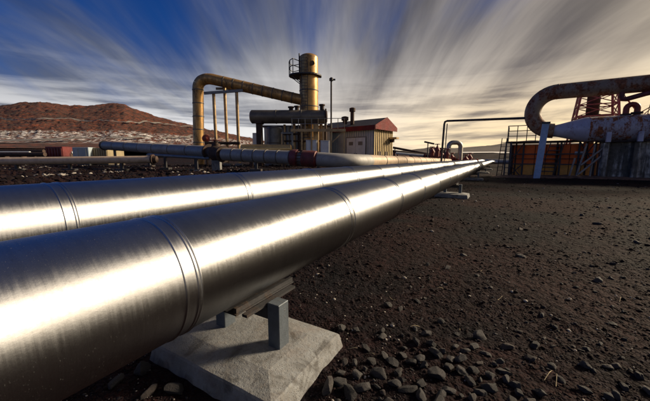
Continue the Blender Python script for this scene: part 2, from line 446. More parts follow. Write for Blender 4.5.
class MB:
    def __init__(self, T=None): self.v = []; self.f = []; self.T = T
    def P(self, p):
        p = np.asarray(p, float)
        return p if self.T is None else self.T(p)
    def add(self, vs, fs):
        b = len(self.v)
        self.v += [tuple(self.P(p)) for p in vs]
        self.f += [tuple(b + i for i in q) for q in fs]
        return self
    def box(self, lo, hi):
        x0, y0, z0 = lo; x1, y1, z1 = hi
        return self.add([(x0, y0, z0), (x1, y0, z0), (x1, y1, z0), (x0, y1, z0), (x0, y0, z1), (x1, y0, z1), (x1, y1, z1), (x0, y1, z1)],
                        [(0, 3, 2, 1), (4, 5, 6, 7), (0, 1, 5, 4), (1, 2, 6, 5), (2, 3, 7, 6), (3, 0, 4, 7)])
    def bar(self, a, b, w, h=None, upv=(0, 0, 1)):
        h = h or w
        a = np.asarray(a, float); b = np.asarray(b, float); dd = b - a; dd = dd / np.linalg.norm(dd)
        u = np.asarray(upv, float)
        if abs(dd @ u) > 0.95: u = np.array([0, 1.0, 0])
        sx = np.cross(dd, u); sx /= np.linalg.norm(sx); sy = np.cross(sx, dd)
        vs = [p + sx * i * w / 2 + sy * j * h / 2 for p in (a, b) for i, j in ((-1, -1), (1, -1), (1, 1), (-1, 1))]
        return self.add(vs, [(0, 1, 2, 3), (7, 6, 5, 4), (0, 4, 5, 1), (1, 5, 6, 2), (2, 6, 7, 3), (3, 7, 4, 0)])
    def tube(self, pts, rad, seg=24, caps=True):
        pts = [np.asarray(p, float) for p in pts]
        n = len(pts)
        rad = [rad] * n if not hasattr(rad, '__len__') else rad
        tan = []
        for i in range(n):
            a = pts[max(i - 1, 0)]; b = pts[min(i + 1, n - 1)]
            t = b - a; L = np.linalg.norm(t)
            tan.append(t / L if L > 1e-9 else tan[-1])
        ref = np.array([0, 0, 1.0]) if abs(tan[0][2]) < 0.9 else np.array([0, 1.0, 0])
        x = np.cross(tan[0], ref); x /= np.linalg.norm(x)
        vs = []; fs = []
        for i in range(n):
            x = x - tan[i] * (x @ tan[i]); x /= np.linalg.norm(x)
            y = np.cross(tan[i], x)
            for k in range(seg):
                a = 2 * math.pi * k / seg
                vs.append(pts[i] + (x * math.cos(a) + y * math.sin(a)) * rad[i])
        for i in range(n - 1):
            for k in range(seg):
                k2 = (k + 1) % seg
                fs.append((i * seg + k, i * seg + k2, (i + 1) * seg + k2, (i + 1) * seg + k))
        if caps:
            fs.append(tuple(range(seg - 1, -1, -1))); fs.append(tuple((n - 1) * seg + k for k in range(seg)))
        return self.add(vs, fs)
    def rev(self, a, axis, prof, seg=32):
        """solid of revolution: prof = [(distance along axis, radius)...]"""
        a = np.asarray(a, float); axis = np.asarray(axis, float); axis = axis / np.linalg.norm(axis)
        ref = np.array([0, 0, 1.0]) if abs(axis[2]) < 0.9 else np.array([0, 1.0, 0])
        x = np.cross(axis, ref); x /= np.linalg.norm(x); y = np.cross(axis, x)
        vs = []; fs = []
        for dst, r in prof:
            r = max(r, 0.0008)
            for k in range(seg):
                t = 2 * math.pi * k / seg
                vs.append(a + axis * dst + (x * math.cos(t) + y * math.sin(t)) * r)
        for i in range(len(prof) - 1):
            for k in range(seg):
                k2 = (k + 1) % seg
                fs.append((i * seg + k, i * seg + k2, (i + 1) * seg + k2, (i + 1) * seg + k))
        fs.append(tuple(range(seg - 1, -1, -1))); fs.append(tuple((len(prof) - 1) * seg + k for k in range(seg)))
        return self.add(vs, fs)
    def build(self, name, mat, parent=None, smooth=False, bev=0.0, base=None):
        off = np.zeros(3)
        if parent is not None: off = LOC[parent]
        elif base is not None: off = np.asarray(base, float)
        me = bpy.data.meshes.new(name)
        me.from_pydata([tuple(np.array(p) - off) for p in self.v], [], self.f)
        bm = bmesh.new(); bm.from_mesh(me)
        if bev > 0:
            bmesh.ops.bevel(bm, geom=bm.edges[:], offset=bev, segments=1, affect='EDGES', profile=0.5)
        bmesh.ops.recalc_face_normals(bm, faces=bm.faces[:])
        bm.to_mesh(me); bm.free()
        if smooth:
            me.polygons.foreach_set('use_smooth', [True] * len(me.polygons))
            try: me.set_sharp_from_angle(angle=RAD(38))
            except Exception: pass
        me.materials.append(mat)
        o = bpy.data.objects.new(name, me)
        C.objects.link(o)
        if parent is not None: o.parent = parent
        elif base is not None: o.location = tuple(off)
        LOC[o] = off
        return o


def arc(c, e1, e2, r, a0, a1, n=10):
    c = np.asarray(c, float); e1 = np.asarray(e1, float); e2 = np.asarray(e2, float)
    return [c + e1 * r * math.cos(t) + e2 * r * math.sin(t) for t in np.linspace(a0, a1, n)]


def frame(o, ex, ey):
    o = np.asarray(o, float); ex = np.asarray(ex, float); ey = np.asarray(ey, float)
    return lambda p: o + ex * p[0] + ey * p[1] + UP * p[2]


def struct(o): o['kind'] = 'structure'; return o


# ------------------------------------------------------------------ ground
def build_ground():
    front = np.radians(np.linspace(-62, 62, 420)); back = np.radians(np.linspace(66, 294, 58))
    az = np.concatenate([front, back]); nA = len(az)
    rr = np.concatenate([[0.05], np.geomspace(0.25, 3500, 330)])
    vs = []
    for r in rr:
        for a in az:
            x, y = r * math.sin(a), r * math.cos(a)
            vs.append((x, y, hgt(x, y)))
    fs = []
    for i in range(len(rr) - 1):
        for k in range(nA):
            k2 = (k + 1) % nA
            fs.append((i * nA + k, i * nA + k2, (i + 1) * nA + k2, (i + 1) * nA + k))
    fs.append(tuple(range(nA)))
    me = bpy.data.meshes.new('ground'); me.from_pydata(vs, [], fs)
    me.polygons.foreach_set('use_smooth', [True] * len(me.polygons))
    me.materials.append(ground_m)
    bm = bmesh.new(); bm.from_mesh(me); bmesh.ops.recalc_face_normals(bm, faces=bm.faces[:])
    if bm.faces[0].normal.z < 0: bmesh.ops.reverse_faces(bm, faces=bm.faces[:])
    bm.to_mesh(me); bm.free()
    o = bpy.data.objects.new('ground', me); C.objects.link(o)
    struct(o)


build_ground()


def interp(tab, x):
    xs, ys = zip(*tab); return float(np.interp(x, xs, ys))


def hill(name, sil, base, Y0, Y1, Yback, mat, nx, nt, amp, fr, px0, px1, curve=0.75):
    vs = []
    xs = np.linspace(px0, px1, nx)
    def pt(px, t, rough=True):
        ys = interp(sil, px); yb = interp(base, px)
        if t <= 1:
            Yd = Y0 + (Y1 - Y0) * t
            p = at(px, yb + (ys - yb) * t ** curve, Yd)
            k = sm(t * 4) * (1.0 if t < 0.97 else 0.6)
        else:
            Yd = Y1 + (Yback - Y1) * (t - 1)
            p = at(px, ys, Y1); q = (Yd / Y1); p = np.array([p[0] * q, Yd, p[2] * (1 - (t - 1)) - 12 * (t - 1)]); k = 1
        v = Vector(p)
        p[2] += k * amp * (noise.fractal(v * fr, 1.0, 2.0, 5) * 0.9 + 0.55 * noise.noise(v * fr * 5.0) * (1 if rough else 0) + 0.3 * noise.noise(v * fr * 11.0) * (1 if rough else 0))
        return p
    ts = list(np.linspace(0, 1, nt)) + [1.15, 1.4, 1.7, 2.0]
    for t in ts:
        for px in xs: vs.append(pt(px, t))
    fs = []
    for i in range(len(ts) - 1):
        for k in range(nx - 1):
            fs.append((i * nx + k, i * nx + k + 1, (i + 1) * nx + k + 1, (i + 1) * nx + k))
    m = MB(); m.v = [tuple(v) for v in vs]; m.f = fs
    o = struct(m.build(name, mat, None, True)); return o, pt


SIL = [(-420, 128), (-250, 112), (-120, 109), (-40, 108), (0, 105.5), (20, 103), (38, 101.5), (55, 103.5), (70, 105.5), (85, 105.5), (100, 104.3), (112, 103), (124, 104), (136, 109), (150, 114), (170, 120), (195, 126),
       (230, 134), (262, 141), (300, 146), (340, 149.5), (390, 151), (430, 156.5)]
BASE = [(-420, 150), (0, 148), (200, 150), (300, 152), (430, 157.5)]
lhill, lpt = hill('hill', SIL, BASE, 95, 330, 520, hill_m, 520, 110, 1.7, 0.07, -420, 430)
RSIL = [(-300, 152), (300, 152), (395, 151), (415, 149), (432, 147.5), (450, 148.2), (468, 147.4), (482, 145.6), (496, 144.6), (506, 142.8), (516, 141.3), (535, 140), (560, 141.5), (600, 144), (650, 146), (760, 148), (980, 151)]
RB = [(-300, 154.5), (1000, 154.5)]
hill('far_hills', RSIL, RB, 900, 1500, 2400, far_m, 240, 24, 5.0, 0.012, -300, 980)


def strip(name, mat, path, w0, lift):
    """sheet draped on the left hillside; path = [(px, t)]"""
    m = MB(); n = len(path)
    vs = []
    for px, t in path:
        for e in (-1, 1):
            p = np.array(lpt(px, t + e * w0, False)); p[2] += lift + (0.4 if e > 0 else 0)
            vs.append(p)
    m.v = [tuple(v) for v in vs]; m.f = [(2 * i, 2 * i + 2, 2 * i + 3, 2 * i + 1) for i in range(n - 1)]
    return struct(m.build(name, mat, None, True))


def t_for(px, y):
    ys = interp(SIL, px); yb = interp(BASE, px)
    f = (y - yb) / (ys - yb); return max(0.0, min(0.99, f)) ** (1 / 0.75)


strip('road', asphalt_m, [(px, t_for(px, interp([(-200, 120), (0, 121.5), (100, 122.5), (150, 124.5), (200, 129)], px))) for px in np.linspace(-200, 196, 360)], 0.0045, 1.7)
strip('track', asphalt_m, [(px, t_for(px, interp([(-200, 144), (0, 143), (60, 142), (110, 140), (200, 138)], px))) for px in np.linspace(-200, 200, 360)], 0.006, 0.8)

# bright snowfield on the plain behind the separator house
m = MB(); nx = 50
for i in range(nx):
    px = 462 + (760 - 462) * i / (nx - 1)
    wob = noise.noise(Vector((px * 0.05, 0, 0)))
    for j in range(5):
        Yd = 430 + 60 * wob + (860 - 430) * j / 4
        q = at(px, 155, Yd); q[2] = hgt(q[0], q[1]) + 0.9 + (1.5 if 0 < j < 4 else 0)
        m.v.append(tuple(q))
m.f = [(i * 5 + j, (i + 1) * 5 + j, (i + 1) * 5 + j + 1, i * 5 + j + 1) for i in range(nx - 1) for j in range(4)]
struct(m.build('snowfield', snow_m, None, True))


# ------------------------------------------------------------------ the two foreground pipelines
def pipeline(label, u, z, s0, s1, r, seams, turn_s, group):
    t = thing('steel_pipeline', label, 'pipeline', us(u, s0, z), group)
    cuts = [s0] + seams + [turn_s]
    ax = DV
    for i in range(len(cuts) - 1):
        a, b = cuts[i], cuts[i + 1]
        rr = r * (1.0 if i % 2 == 0 else 0.9965)
        k = max(2, int((b - a) / 0.5))
        near = a < 6
        sec = MB().tube([us(u, a + (b - a) * j / k, z) for j in range(k + 1)], rr, 96 if near else 40, caps=False).build('cladding_sheet', clad_main, t, True)
    for sv in seams:
        near = sv < 6; sg = 96 if near else 40
        # lap joint: a swaged bead, a flat strap and a second bead
        o = us(u, sv, z)
        def bead(c, w, hh): return [(c + w * x, r - 0.001 + hh * math.sqrt(max(0, 1 - x * x))) for x in (-1, -0.8, -0.4, 0, 0.4, 0.8, 1)]
        if near:
            pr = [(-0.048, r - 0.004)] + bead(-0.040, 0.0055, 0.0060) + [(-0.030, r - 0.0005), (0.012, r - 0.0005)] + bead(0.020, 0.0050, 0.0055) + bead(0.037, 0.0050, 0.0055) + [(0.045, r - 0.004)]
        else:
            pr = [(-0.035, r - 0.004)] + bead(-0.025, 0.008, 0.007) + [(-0.012, r - 0.0005), (0.018, r - 0.0005)] + bead(0.028, 0.008, 0.007) + [(0.038, r - 0.004)]
        MB().rev(o, ax, pr, sg).build('seam_band', clad_main, t, True)
    # far elbow and the run off to the right
    R = 0.9
    el = arc(us(u + R, turn_s, z), -NV, DV, R, 0, math.pi / 2, 10)
    MB().tube(el, r, 32, caps=False).build('elbow', clad_main, t, True)
    p0 = el[-1]
    MB().tube([p0, p0 + NV * 12, p0 + NV * 28], r, 32).build('cross_run', clad_x, t, True)
    return t


seams1 = [-2.3, -0.76, 0.79, 2.44, 4.0, 5.42] + [6.9 + 1.5 * i for i in range(29)]
seams2 = [-2.4, -0.70, 0.88, 2.60, 4.24, 5.72, 7.26, 8.85] + [10.35 + 1.5 * i for i in range(27)]
U1, Z1, U2, Z2, PR = -1.42, H - 0.58, -2.83, H - 0.48, 0.30
pipeline('nearest and largest looking bright aluminium clad pipeline running away over concrete footings', U1, Z1, -4.5, 0, PR, seams1, 50.0, None)
pipeline('second bright aluminium clad pipeline, parallel and just left of the nearest one', U2, Z2, -4.5, 0, PR, seams2, 53.5, None)


# ------------------------------------------------------------------ pipe supports
def footing_mesh(m):
    # local: x = across, y = along, z up; base at z=-0.06 (let into the gravel)
    levels = [(-0.10, 0.555, 0.41), (0.108, 0.512, 0.367), (0.119, 0.503, 0.358), (0.146, 0.366, 0.221), (0.149, 0.352, 0.207)]
    ring = []
    for z, hx, hy in levels:
        pts = []
        N = 14
        for (ax_, ay_), (bx_, by_) in zip([(-1, -1), (1, -1), (1, 1), (-1, 1)], [(1, -1), (1, 1), (-1, 1), (-1, -1)]):
            for i in range(N):
                f = i / N
                x = (ax_ + (bx_ - ax_) * f) * hx; y = (ay_ + (by_ - ay_) * f) * hy
                j = Vector((x * 9, y * 9, z * 9))
                am = 0.0012
                chip = 0.002 * max(0, noise.noise(j * 1.7) - 0.25)
                pts.append((x * (1 - chip * 2) + am * noise.noise(j), y * (1 - chip * 2) + am * noise.noise(j + Vector((9, 3, 1))), z + ((0.003 * noise.noise(j * 0.6) - chip * 1.2) if 0 < z < 0.14 else 0)))
        ring.append(pts)
    n = len(ring[0]); vs = [p for rg in ring for p in rg]
    fs = []
    for a in range(len(ring) - 1):
        for k in range(n):
            k2 = (k + 1) % n
            fs.append((a * n + k, a * n + k2, (a + 1) * n + k2, (a + 1) * n + k))
    fs.append(tuple((len(ring) - 1) * n + k for k in range(n)))
    m.add(vs, fs)


def support(u, s, zp, label, group, dy=0.0):
    o = us(u, s, 0); gz = 0.0
    t = thing('pipe_support', label, 'pipe support', o, group)
    T = frame(o, NV, DV)
    m = MB(T); footing_mesh(m); m.build('concrete_footing', conc, t)
    top = zp - PR                     # underside of the pipe
    hb = top - 0.032
    for sx in (-1, 1):
        m = MB(T); m.box((sx * 0.247 - 0.047, dy - 0.050, 0.140), (sx * 0.247 + 0.047, dy + 0.050, hb + 0.004)); m.build('post', steel_blue, t, False, 0.004)
    m = MB(T); m.box((-0.199, dy - 0.04, hb - 0.115), (0.199, dy + 0.04, hb - 0.031)); m.build('crossbeam', steel_dark, t, False, 0.003)
    m = MB(T); m.box((-0.15, dy - 0.26, hb - 0.002), (0.15, dy + 0.30, hb + 0.008)); m.build('slide_plate', steel_dark, t)
    m = MB(T)
    for sx in (-1, 1):
        m.box((sx * 0.13 - 0.012, dy - 0.25, hb + 0.0085), (sx * 0.13 + 0.012, dy + 0.30, top + 0.006))
    m.build('pipe_shoe', steel_dark, t)
    for sx in (-1, 1):
        m = MB(T); m.box((sx * 0.175 - 0.02, dy - 0.22, hb - 0.020), (sx * 0.175 + 0.02, dy + 0.26, hb - 0.0025)); m.build('guide_rail', steel_dark, t)
    return t


SUP = [1.39, 11.3, 20.6, 30.2, 40.0]
where = ['weathered concrete footing with a blue grey steel post under the nearest pipe, in the foreground',
         'concrete footing under the nearest pipe, second from the camera', 'concrete footing under the nearest pipe, third from the camera',
         'small distant concrete footing under the nearest pipe, fourth from the camera', 'farthest tiny concrete footing under the nearest pipe']
for s_, lb in zip(SUP, where): support(U1, s_, Z1, lb, 'footings under the nearest pipeline', 0.02)
for s_ in SUP:
    support(U2, s_ + 0.3, Z2, 'concrete footing hidden behind the nearest pipe, carrying the second pipe', 'footings under the second pipeline')

# ------------------------------------------------------------------ middle distance pipes on the left
PAD = 0.72
A = [at(105, 145.5, 22), at(209, 151.8, 15.6), at(224, 154.4, 14.6), at(291, 157.6, 13.2), at(318, 159.3, 12.9)]
rA = 0.30


def stand(x, y, ztop, parent):
    z0 = hgt(x, y) - 0.1
    m = MB(); m.box((x - 0.06, y - 0.06, z0), (x + 0.06, y + 0.06, ztop)); m.box((x - 0.25, y - 0.2, z0), (x + 0.25, y + 0.2, z0 + 0.22)); m.build('stand', steel_dark, parent)


def clad_run(t, a, b, r, nsec, mat, seg=36, bands=True):
    a = np.asarray(a, float); b = np.asarray(b, float); ax = b - a; L = np.linalg.norm(ax)
    for i in range(nsec):
        MB().tube([a + ax * i / nsec, a + ax * (i + 1) / nsec], r * (1 if i % 2 else 0.993), seg, caps=True).build('cladding_sheet', mat, t, True)
    if bands:
        for i in range(1, nsec):
            MB().rev(a + ax * i / nsec - ax / L * 0.03, ax, [(0, r), (0.005, r + 0.012), (0.055, r + 0.012), (0.06, r)], seg).build('seam_band', seam_m, t, True)


t = thing('upper_pipeline', 'grey clad pipe ending at the rusty valve, in front of the tall riser', 'pipeline', (A[0] + A[1]) / 2 * [1, 1, 0] + UP * PAD)
clad_run(t, A[0], A[1], rA, 7, clad_x)
axA = (A[0] - A[1]) / np.linalg.norm(A[0] - A[1])
MB().rev(A[0], axA, [(0, rA + 0.05), (0.12, rA + 0.05), (0.121, rA - 0.06), (0.3, rA - 0.06)], 28).build('end_flange', steel_dark, t, True)
for f in (0.12, 0.5, 0.9):
    p = A[0] + (A[1] - A[0]) * f; stand(p[0], p[1], p[2] - rA + 0.02, t)

t = thing('isolation_valve', 'dark rusty valve body between two lengths of grey clad pipe', 'valve', (A[1] + A[2]) / 2 * [1, 1, 0] + UP * PAD)
axv = (A[2] - A[1]); Lv = np.linalg.norm(axv); axv /= Lv
mv = (A[1] + A[2]) / 2
MB().rev(A[1] + axv * 0.01, axv, [(0, 0.40), (0.10, 0.40), (0.101, 0.28), (Lv * .3, 0.30), (Lv * .5, 0.42), (Lv * .7, 0.30), (Lv - 0.13, 0.28), (Lv - 0.12, 0.40), (Lv - 0.02, 0.40)], 24).build('valve_body', rust_dark, t, True)
MB().rev(mv + UP * 0.3, UP, [(0, 0.2), (0.16, 0.2), (0.161, 0.12), (0.3, 0.10)], 16).build('bonnet', rust_dark, t, True)
for k in range(10):
    a_ = 2 * math.pi * k / 10
    for e in (0.0, Lv - 0.17):
        pass
wc = mv + UP * 0.56 - np.array([0.12, 0.35, 0.0])
hw = MB().tube(arc(mv + UP * 0.62, (1, 0, 0), (0, 1, 0), 0.26, 0, 2 * math.pi, 22), 0.025, 8, False).build('hand_wheel', rust_red, t, True)
m = MB()
for k in range(4):
    a_ = math.pi * k / 2 + 0.3; m.bar(mv + UP * 0.62, mv + UP * 0.62 + np.array([math.cos(a_), math.sin(a_), 0]) * 0.26, 0.025)
m.bar(mv + UP * 0.5, mv + UP * 0.8, 0.035); m.build('wheel_spokes', rust_dark, hw)
m = MB(); zz = hgt(mv[0], mv[1]); m.box((mv[0] - 0.2, mv[1] - 0.15, zz - 0.1), (mv[0] + 0.2, mv[1] + 0.15, mv[2] - 0.3)); m.build('plinth', conc, t)

t = thing('middle_pipeline', 'silvery clad pipe with dark red flanges passing in front of the tower and shed', 'pipeline', (A[2] + A[3]) / 2 * [1, 1, 0] + UP * PAD)
clad_run(t, A[2], A[3], rA, 6, clad_x)
axc = (A[4] - A[3]); Lc = np.linalg.norm(axc); axc /= Lc
fl = MB().rev(A[3], axc, [(0, rA + 0.03), (0.10, rA + 0.06), (0.30, rA + 0.06), (0.31, rA + 0.01), (0.36, rA + 0.01)], 32).build('flange', rust_red, t, True)
MB().rev(A[3] + axc * 0.36, axc, [(0, rA - 0.02), (0.10, rA - 0.02), (0.101, rA + 0.015), (0.17, rA + 0.015)], 32).build('clamp_ring', steel_grey, t, True)
MB().rev(A[3] + axc * 0.53, axc, [(0, rA + 0.01), (0.02, rA + 0.05), (Lc - 0.62, rA + 0.05), (Lc - 0.60, rA - 0.01), (Lc - 0.53, rA - 0.01)], 32).build('red_collar', rust_red, t, True)
m = MB()
for k in range(16):
    a_ = 2 * math.pi * k / 16; e2 = np.cross(axc, UP)
    c0 = A[3] + axc * 0.31 + (e2 * math.cos(a_) + UP * math.sin(a_)) * (rA + 0.035); m.bar(c0, c0 + axc * 0.24, 0.03)
m.build('flange_bolts', rust_dark, fl)
# it swings round and runs off parallel with the foreground pipes
u4 = A[4] @ NV; s4 = A[4] @ DV; zA = A[4][2]
bend = []
for f in np.linspace(0, 1, 8):
    dd = axc * (1 - sm(f)) + DV * sm(f); bend.append(dd / np.linalg.norm(dd))
pts = [A[4]]
for dd in bend: pts.append(pts[-1] + dd * np.array([1, 1, 1.0]) * 0.35)
MB().tube(pts, rA, 36).build('bend', clad_x, t, True)
clad_run(t, pts[-1], pts[-1] + DV * 26 - UP * 0.25, rA, 14, clad_tan)
for q in ((A[2] + A[3]) / 2, A[4], pts[-1] + DV * 6, pts[-1] + DV * 14, pts[-1] + DV * 22):
    stand(q[0], q[1], q[2] - rA + 0.02 - (0.1 if q[1] > 15 else 0.0), t)
CONT = pts[-1]

B0, B1 = at(-60, 162.0, 15.0), at(152, 159.4, 15.6)
t = thing('low_tan_pipe', 'long thin tan pipe lying low across the dark ground at far left', 'pipe', (B0 + B1) / 2 * [1, 1, 0] + UP * PAD)
clad_run(t, B0, B1, 0.19, 5, clad_tan, 24, False)
MB().rev(B1, B1 - B0, [(0, 0.26), (0.08, 0.26), (0.081, 0.19), (0.25, 0.17), (0.3, 0.05)], 20).build('end_cap', rust_dark, t, True)
for f in (0.1, 0.35, 0.6, 0.85):
    p = B0 + (B1 - B0) * f; stand(p[0], p[1], p[2] - 0.18, t)
D0, D1 = at(148, 154.6, 17.5), at(210, 158.4, 15.3)
t = thing('thin_grey_pipe', 'thin grey bypass pipe just below the grey clad pipe left of the valve', 'pipe', (D0 + D1) / 2 * [1, 1, 0] + UP * PAD)
MB().tube([D0 - UP * 0.25, D0, D0 + (D1 - D0) * 0.02, D1], 0.085, 14).build('run', steel_grey, t, True)
for f in (0.3, 0.8):
    p = D0 + (D1 - D0) * f; stand(p[0], p[1], p[2] - 0.06, t)


# containers beyond the tan pipe
def container(px0, px1, py0, py1, Yd, mat, label, ribs, name='shipping_container', end=None):
    a = at(px0, py1, Yd); b = at(px1, py0, Yd)
    gz = hgt((a[0] + b[0]) / 2, Yd) - 0.05
    w = b[0] - a[0]; h = b[2] - gz; dpt = 2.2
    base = ((a[0] + b[0]) / 2, Yd + dpt / 2, gz)
    t = thing(name, label, 'container', base)
    MB().box((a[0], Yd, gz + 0.12), (b[0], Yd + dpt, gz + h)).build('body', mat, t, False, 0.03)
    MB().box((a[0] - 0.03, Yd - 0.04, gz), (b[0] + 0.03, Yd + dpt + 0.04, gz + 0.115)).build('skid', steel_dark, t)
    for i in range(ribs):
        x = a[0] + w * (i + 0.5) / ribs
        MB().box((x - w / ribs * 0.22, Yd - 0.05, gz + 0.25), (x + w / ribs * 0.22, Yd - 0.001, gz + h - 0.14)).build('rib', mat, t)
    return t, a, b, gz


container(46, 62, 146.6, 157, 27, cred_m, 'small dark red container among the clutter at far left', 6)
container(73, 88, 147.2, 158, 26, blue_m, 'pale blue white box container next to the ochre one', 2)
container(90, 107, 147.6, 158, 26.5, ochre_m, 'ochre slatted container below the left end of the grey clad pipe', 8)
# low stacked pipes and timber left of the red container
for k, (x0, x1, yy, Yd, mt, lb) in enumerate([(-40, 44, 151.2, 30, rust_dark, 'dark rusty spare pipe lying left of the red container, uppermost'),
                                             (-40, 45, 154.3, 26, rust_dark, 'dark rusty spare pipe lying left of the red container, lower one'),
                                             (-20, 30, 152.6, 28, cab_m, 'pale thin spare pipe lying between dark ones at far left'), (62, 73, 152.4, 28, cab_m, 'short pale spare pipe between the red and pale blue containers')]):
    a = at(x0, yy, Yd); b = at(x1, yy, Yd)
    z = max(hgt(a[0], Yd), hgt(b[0], Yd)) + 0.12
    t = thing('spare_pipe', lb, 'pipe', ((a[0] + b[0]) / 2, Yd, z), 'spare pipes stored at far left')
    r_ = 0.12 if mt is cab_m else 0.18
    zc_ = a[2]
    MB().tube([(a[0], Yd, zc_), (b[0], Yd, zc_)], r_, 14).build('run', mt, t, True)
    for f in (0.15, 0.5, 0.85):
        x = a[0] + (b[0] - a[0]) * f; zz = hgt(x, Yd) - 0.1
        MB().box((x - 0.1, Yd - 0.25, zz), (x + 0.1, Yd + 0.25, zc_ - r_ + 0.02)).build('bolster', rust_dark, t)

# ------------------------------------------------------------------ power house group
YT = 25.0
# riser pipe with elbow and inclined run to the tower
P0 = at(198, 150, YT); P0[2] = 0.55
c1 = at(198, 90, YT); c2 = at(214, 79.6, YT); c3 = at(302, 100.0, YT)
rR = 0.42
t = thing('riser_pipe', 'tall clad riser pipe tinted sunlight gold, bending over and sloping down to the tower', 'pipe', P0)
inc = (c3 - c2); inc /= np.linalg.norm(inc)
nr = 6
for i in range(nr):
    a = P0 + (c1 - P0) * i / nr; b = P0 + (c1 - P0) * (i + 1) / nr
    MB().tube([a, b], rR * (1 if i % 2 else 0.992), 32).build('riser_sheet', tower_m, t, True)
    MB().rev(b - UP * 0.04, UP, [(0, rR), (0.005, rR + 0.02), (0.075, rR + 0.02), (0.08, rR)], 32).build('band', seam_m, t, True)
# gored elbow
k1 = c1 + UP * 0.0
K = np.array([c1[0], YT, c1[2] + 1.02])
bz = [((1 - f) ** 3) * c1 + 3 * ((1 - f) ** 2) * f * (c1 + UP * 0.75) + 3 * (1 - f) * f * f * (c2 - inc * 0.75) + f ** 3 * c2 for f in np.linspace(0, 1, 49)]
EL = bz
for i in range(8):
    MB().tube(EL[i * 6:i * 6 + 7], rR * (1 if i % 2 else 0.99), 32).build('elbow_gore', tower_m, t, True)
nI = 9
for i in range(nI):
    a = c2 + (c3 - c2) * i / nI; b = c2 + (c3 - c2) * (i + 1) / nI
    MB().tube([a, b], rR * (1 if i % 2 else 0.992), 32).build('sloping_sheet', tower_m, t, True)
    if i: MB().rev(a - inc * 0.04, inc, [(0, rR), (0.005, rR + 0.018), (0.075, rR + 0.018), (0.08, rR)], 32).build('band', seam_m, t, True)
MB().rev(P0 + UP * 0.0, UP, [(0, 0.62), (0.12, 0.62), (0.121, 0.45), (0.3, 0.43)], 28).build('base_flange', rust_dark, t, True)

# three legged rack under the sloping run
rk = at(224, 150, YT + 0.1)
t = thing('pipe_rack', 'three tall slim steel posts with a beam beside the tall riser', 'pipe rack', (rk[0], YT, PAD))
for px, ytop, dy in ((213.5, 92, -0.15), (224.5, 87, 0.55), (236.5, 90.5, -0.15)):
    p = at(px, ytop, YT + dy)
    MB().tube([(p[0], YT + dy, 0.5), (p[0], YT + dy, p[2])], 0.125, 14).build('post', steel_gold, t, True)
    MB().box((p[0] - 0.28, YT + dy - 0.28, 0.45), (p[0] + 0.28, YT + dy + 0.28, 0.9)).build('foot_block', conc, t)
a = at(204, 93.2, YT - 0.30); b = at(243, 90.4, YT - 0.30)
MB().bar(a, b, 0.13, 0.2).build('beam', steel_grey, t)
a = at(216, 88.6, YT + 0.72); b = at(240, 88.6, YT + 0.72)
MB().bar(a, b, 0.12, 0.18).build('cross_beam', steel_grey, t)

# tower
tb = at(309.3, 150, YT); tx = tb[0]
ztop = at(309, 58.5, YT)[2]; rT = 0.745
t = thing('scrubber_tower', 'tall cylindrical clad tower with side platform, sunlit on its right side', 'tower', (tx, YT, PAD))
nT = 7
z0 = 0.5
for i in range(nT):
    a = z0 + (ztop - z0) * i / nT; b = z0 + (ztop - z0) * (i + 1) / nT
    MB().tube([(tx, YT, a), (tx, YT, b)], rT * (1 if i % 2 else 0.993), 44).build('shell_course', tower_m, t, True)
    if i: MB().rev((tx, YT, a - 0.04), UP, [(0, rT), (0.005, rT + 0.022), (0.075, rT + 0.022), (0.08, rT)], 44).build('band', seam_m, t, True)
MB().rev((tx, YT, ztop), UP, [(0, rT)] + [(0.34 * math.sin(q), rT * math.cos(q)) for q in np.linspace(0.05, 1.5, 8)], 44).build('domed_top', tower_m, t, True)
zp = at(309, 75.6, YT)[2]
m = MB(); seg = 20
vs = []
for k in range(seg + 1):
    a_ = RAD(100) + RAD(280) * k / seg
    for rr_, zz in ((rT + 0.03, zp), (rT + 0.28 + 0.55 * max(0, math.cos(a_ - RAD(185))) ** 2, zp), (rT + 0.28 + 0.55 * max(0, math.cos(a_ - RAD(185))) ** 2, zp - 0.1), (rT + 0.03, zp - 0.1)):
        vs.append((tx + rr_ * math.cos(a_), YT + rr_ * math.sin(a_), zz))
fs = [(k * 4 + j, k * 4 + (j + 1) % 4, (k + 1) * 4 + (j + 1) % 4, (k + 1) * 4 + j) for k in range(seg) for j in range(4)]
fs += [(0, 3, 2, 1), (seg * 4, seg * 4 + 1, seg * 4 + 2, seg * 4 + 3)]
m.add(vs, fs); m.build('platform_deck', steel_dark, t)
rail = [(tx + (rT + 0.80) * math.cos(a_), YT + (rT + 0.80) * math.sin(a_)) for a_ in np.radians([150, 168, 186, 204, 222])]
for (x, y) in rail: MB().bar((x, y, zp - 0.08), (x, y, zp + 1.0), 0.05).build('rail_post', steel_dark, t)
for hz in (0.5, 0.98):
    m = MB()
    for p, q in zip(rail, rail[1:]): m.bar((*p, zp + hz), (*q, zp + hz), 0.045)
    for p in (rail[0], rail[-1]): m.bar((*p, zp + hz), (tx - 0.66, YT + (0.3 if p[1] > YT else -0.35), zp + hz), 0.045)
    m.build('guard_rail', steel_dark, t)
for e in (-0.5, 0.35): MB().bar((tx - rT - 0.62, YT + e, zp - 0.06), (tx - rT + 0.1, YT + e, zp - 0.62), 0.06).build('bracket', steel_dark, t)
lx = tx - 0.28; ly = YT - rT - 0.13
for e in (-0.21, 0.21): MB().bar((lx + e, ly, 3.0), (lx + e, ly, ztop - 0.2), 0.045).build('ladder_rail', steel_dark, t)
m = MB()
for i in range(26): m.bar((lx - 0.21, ly, 3.2 + i * 0.23), (lx + 0.21, ly, 3.2 + i * 0.23), 0.028)
m.build('ladder_rungs', steel_dark, t)
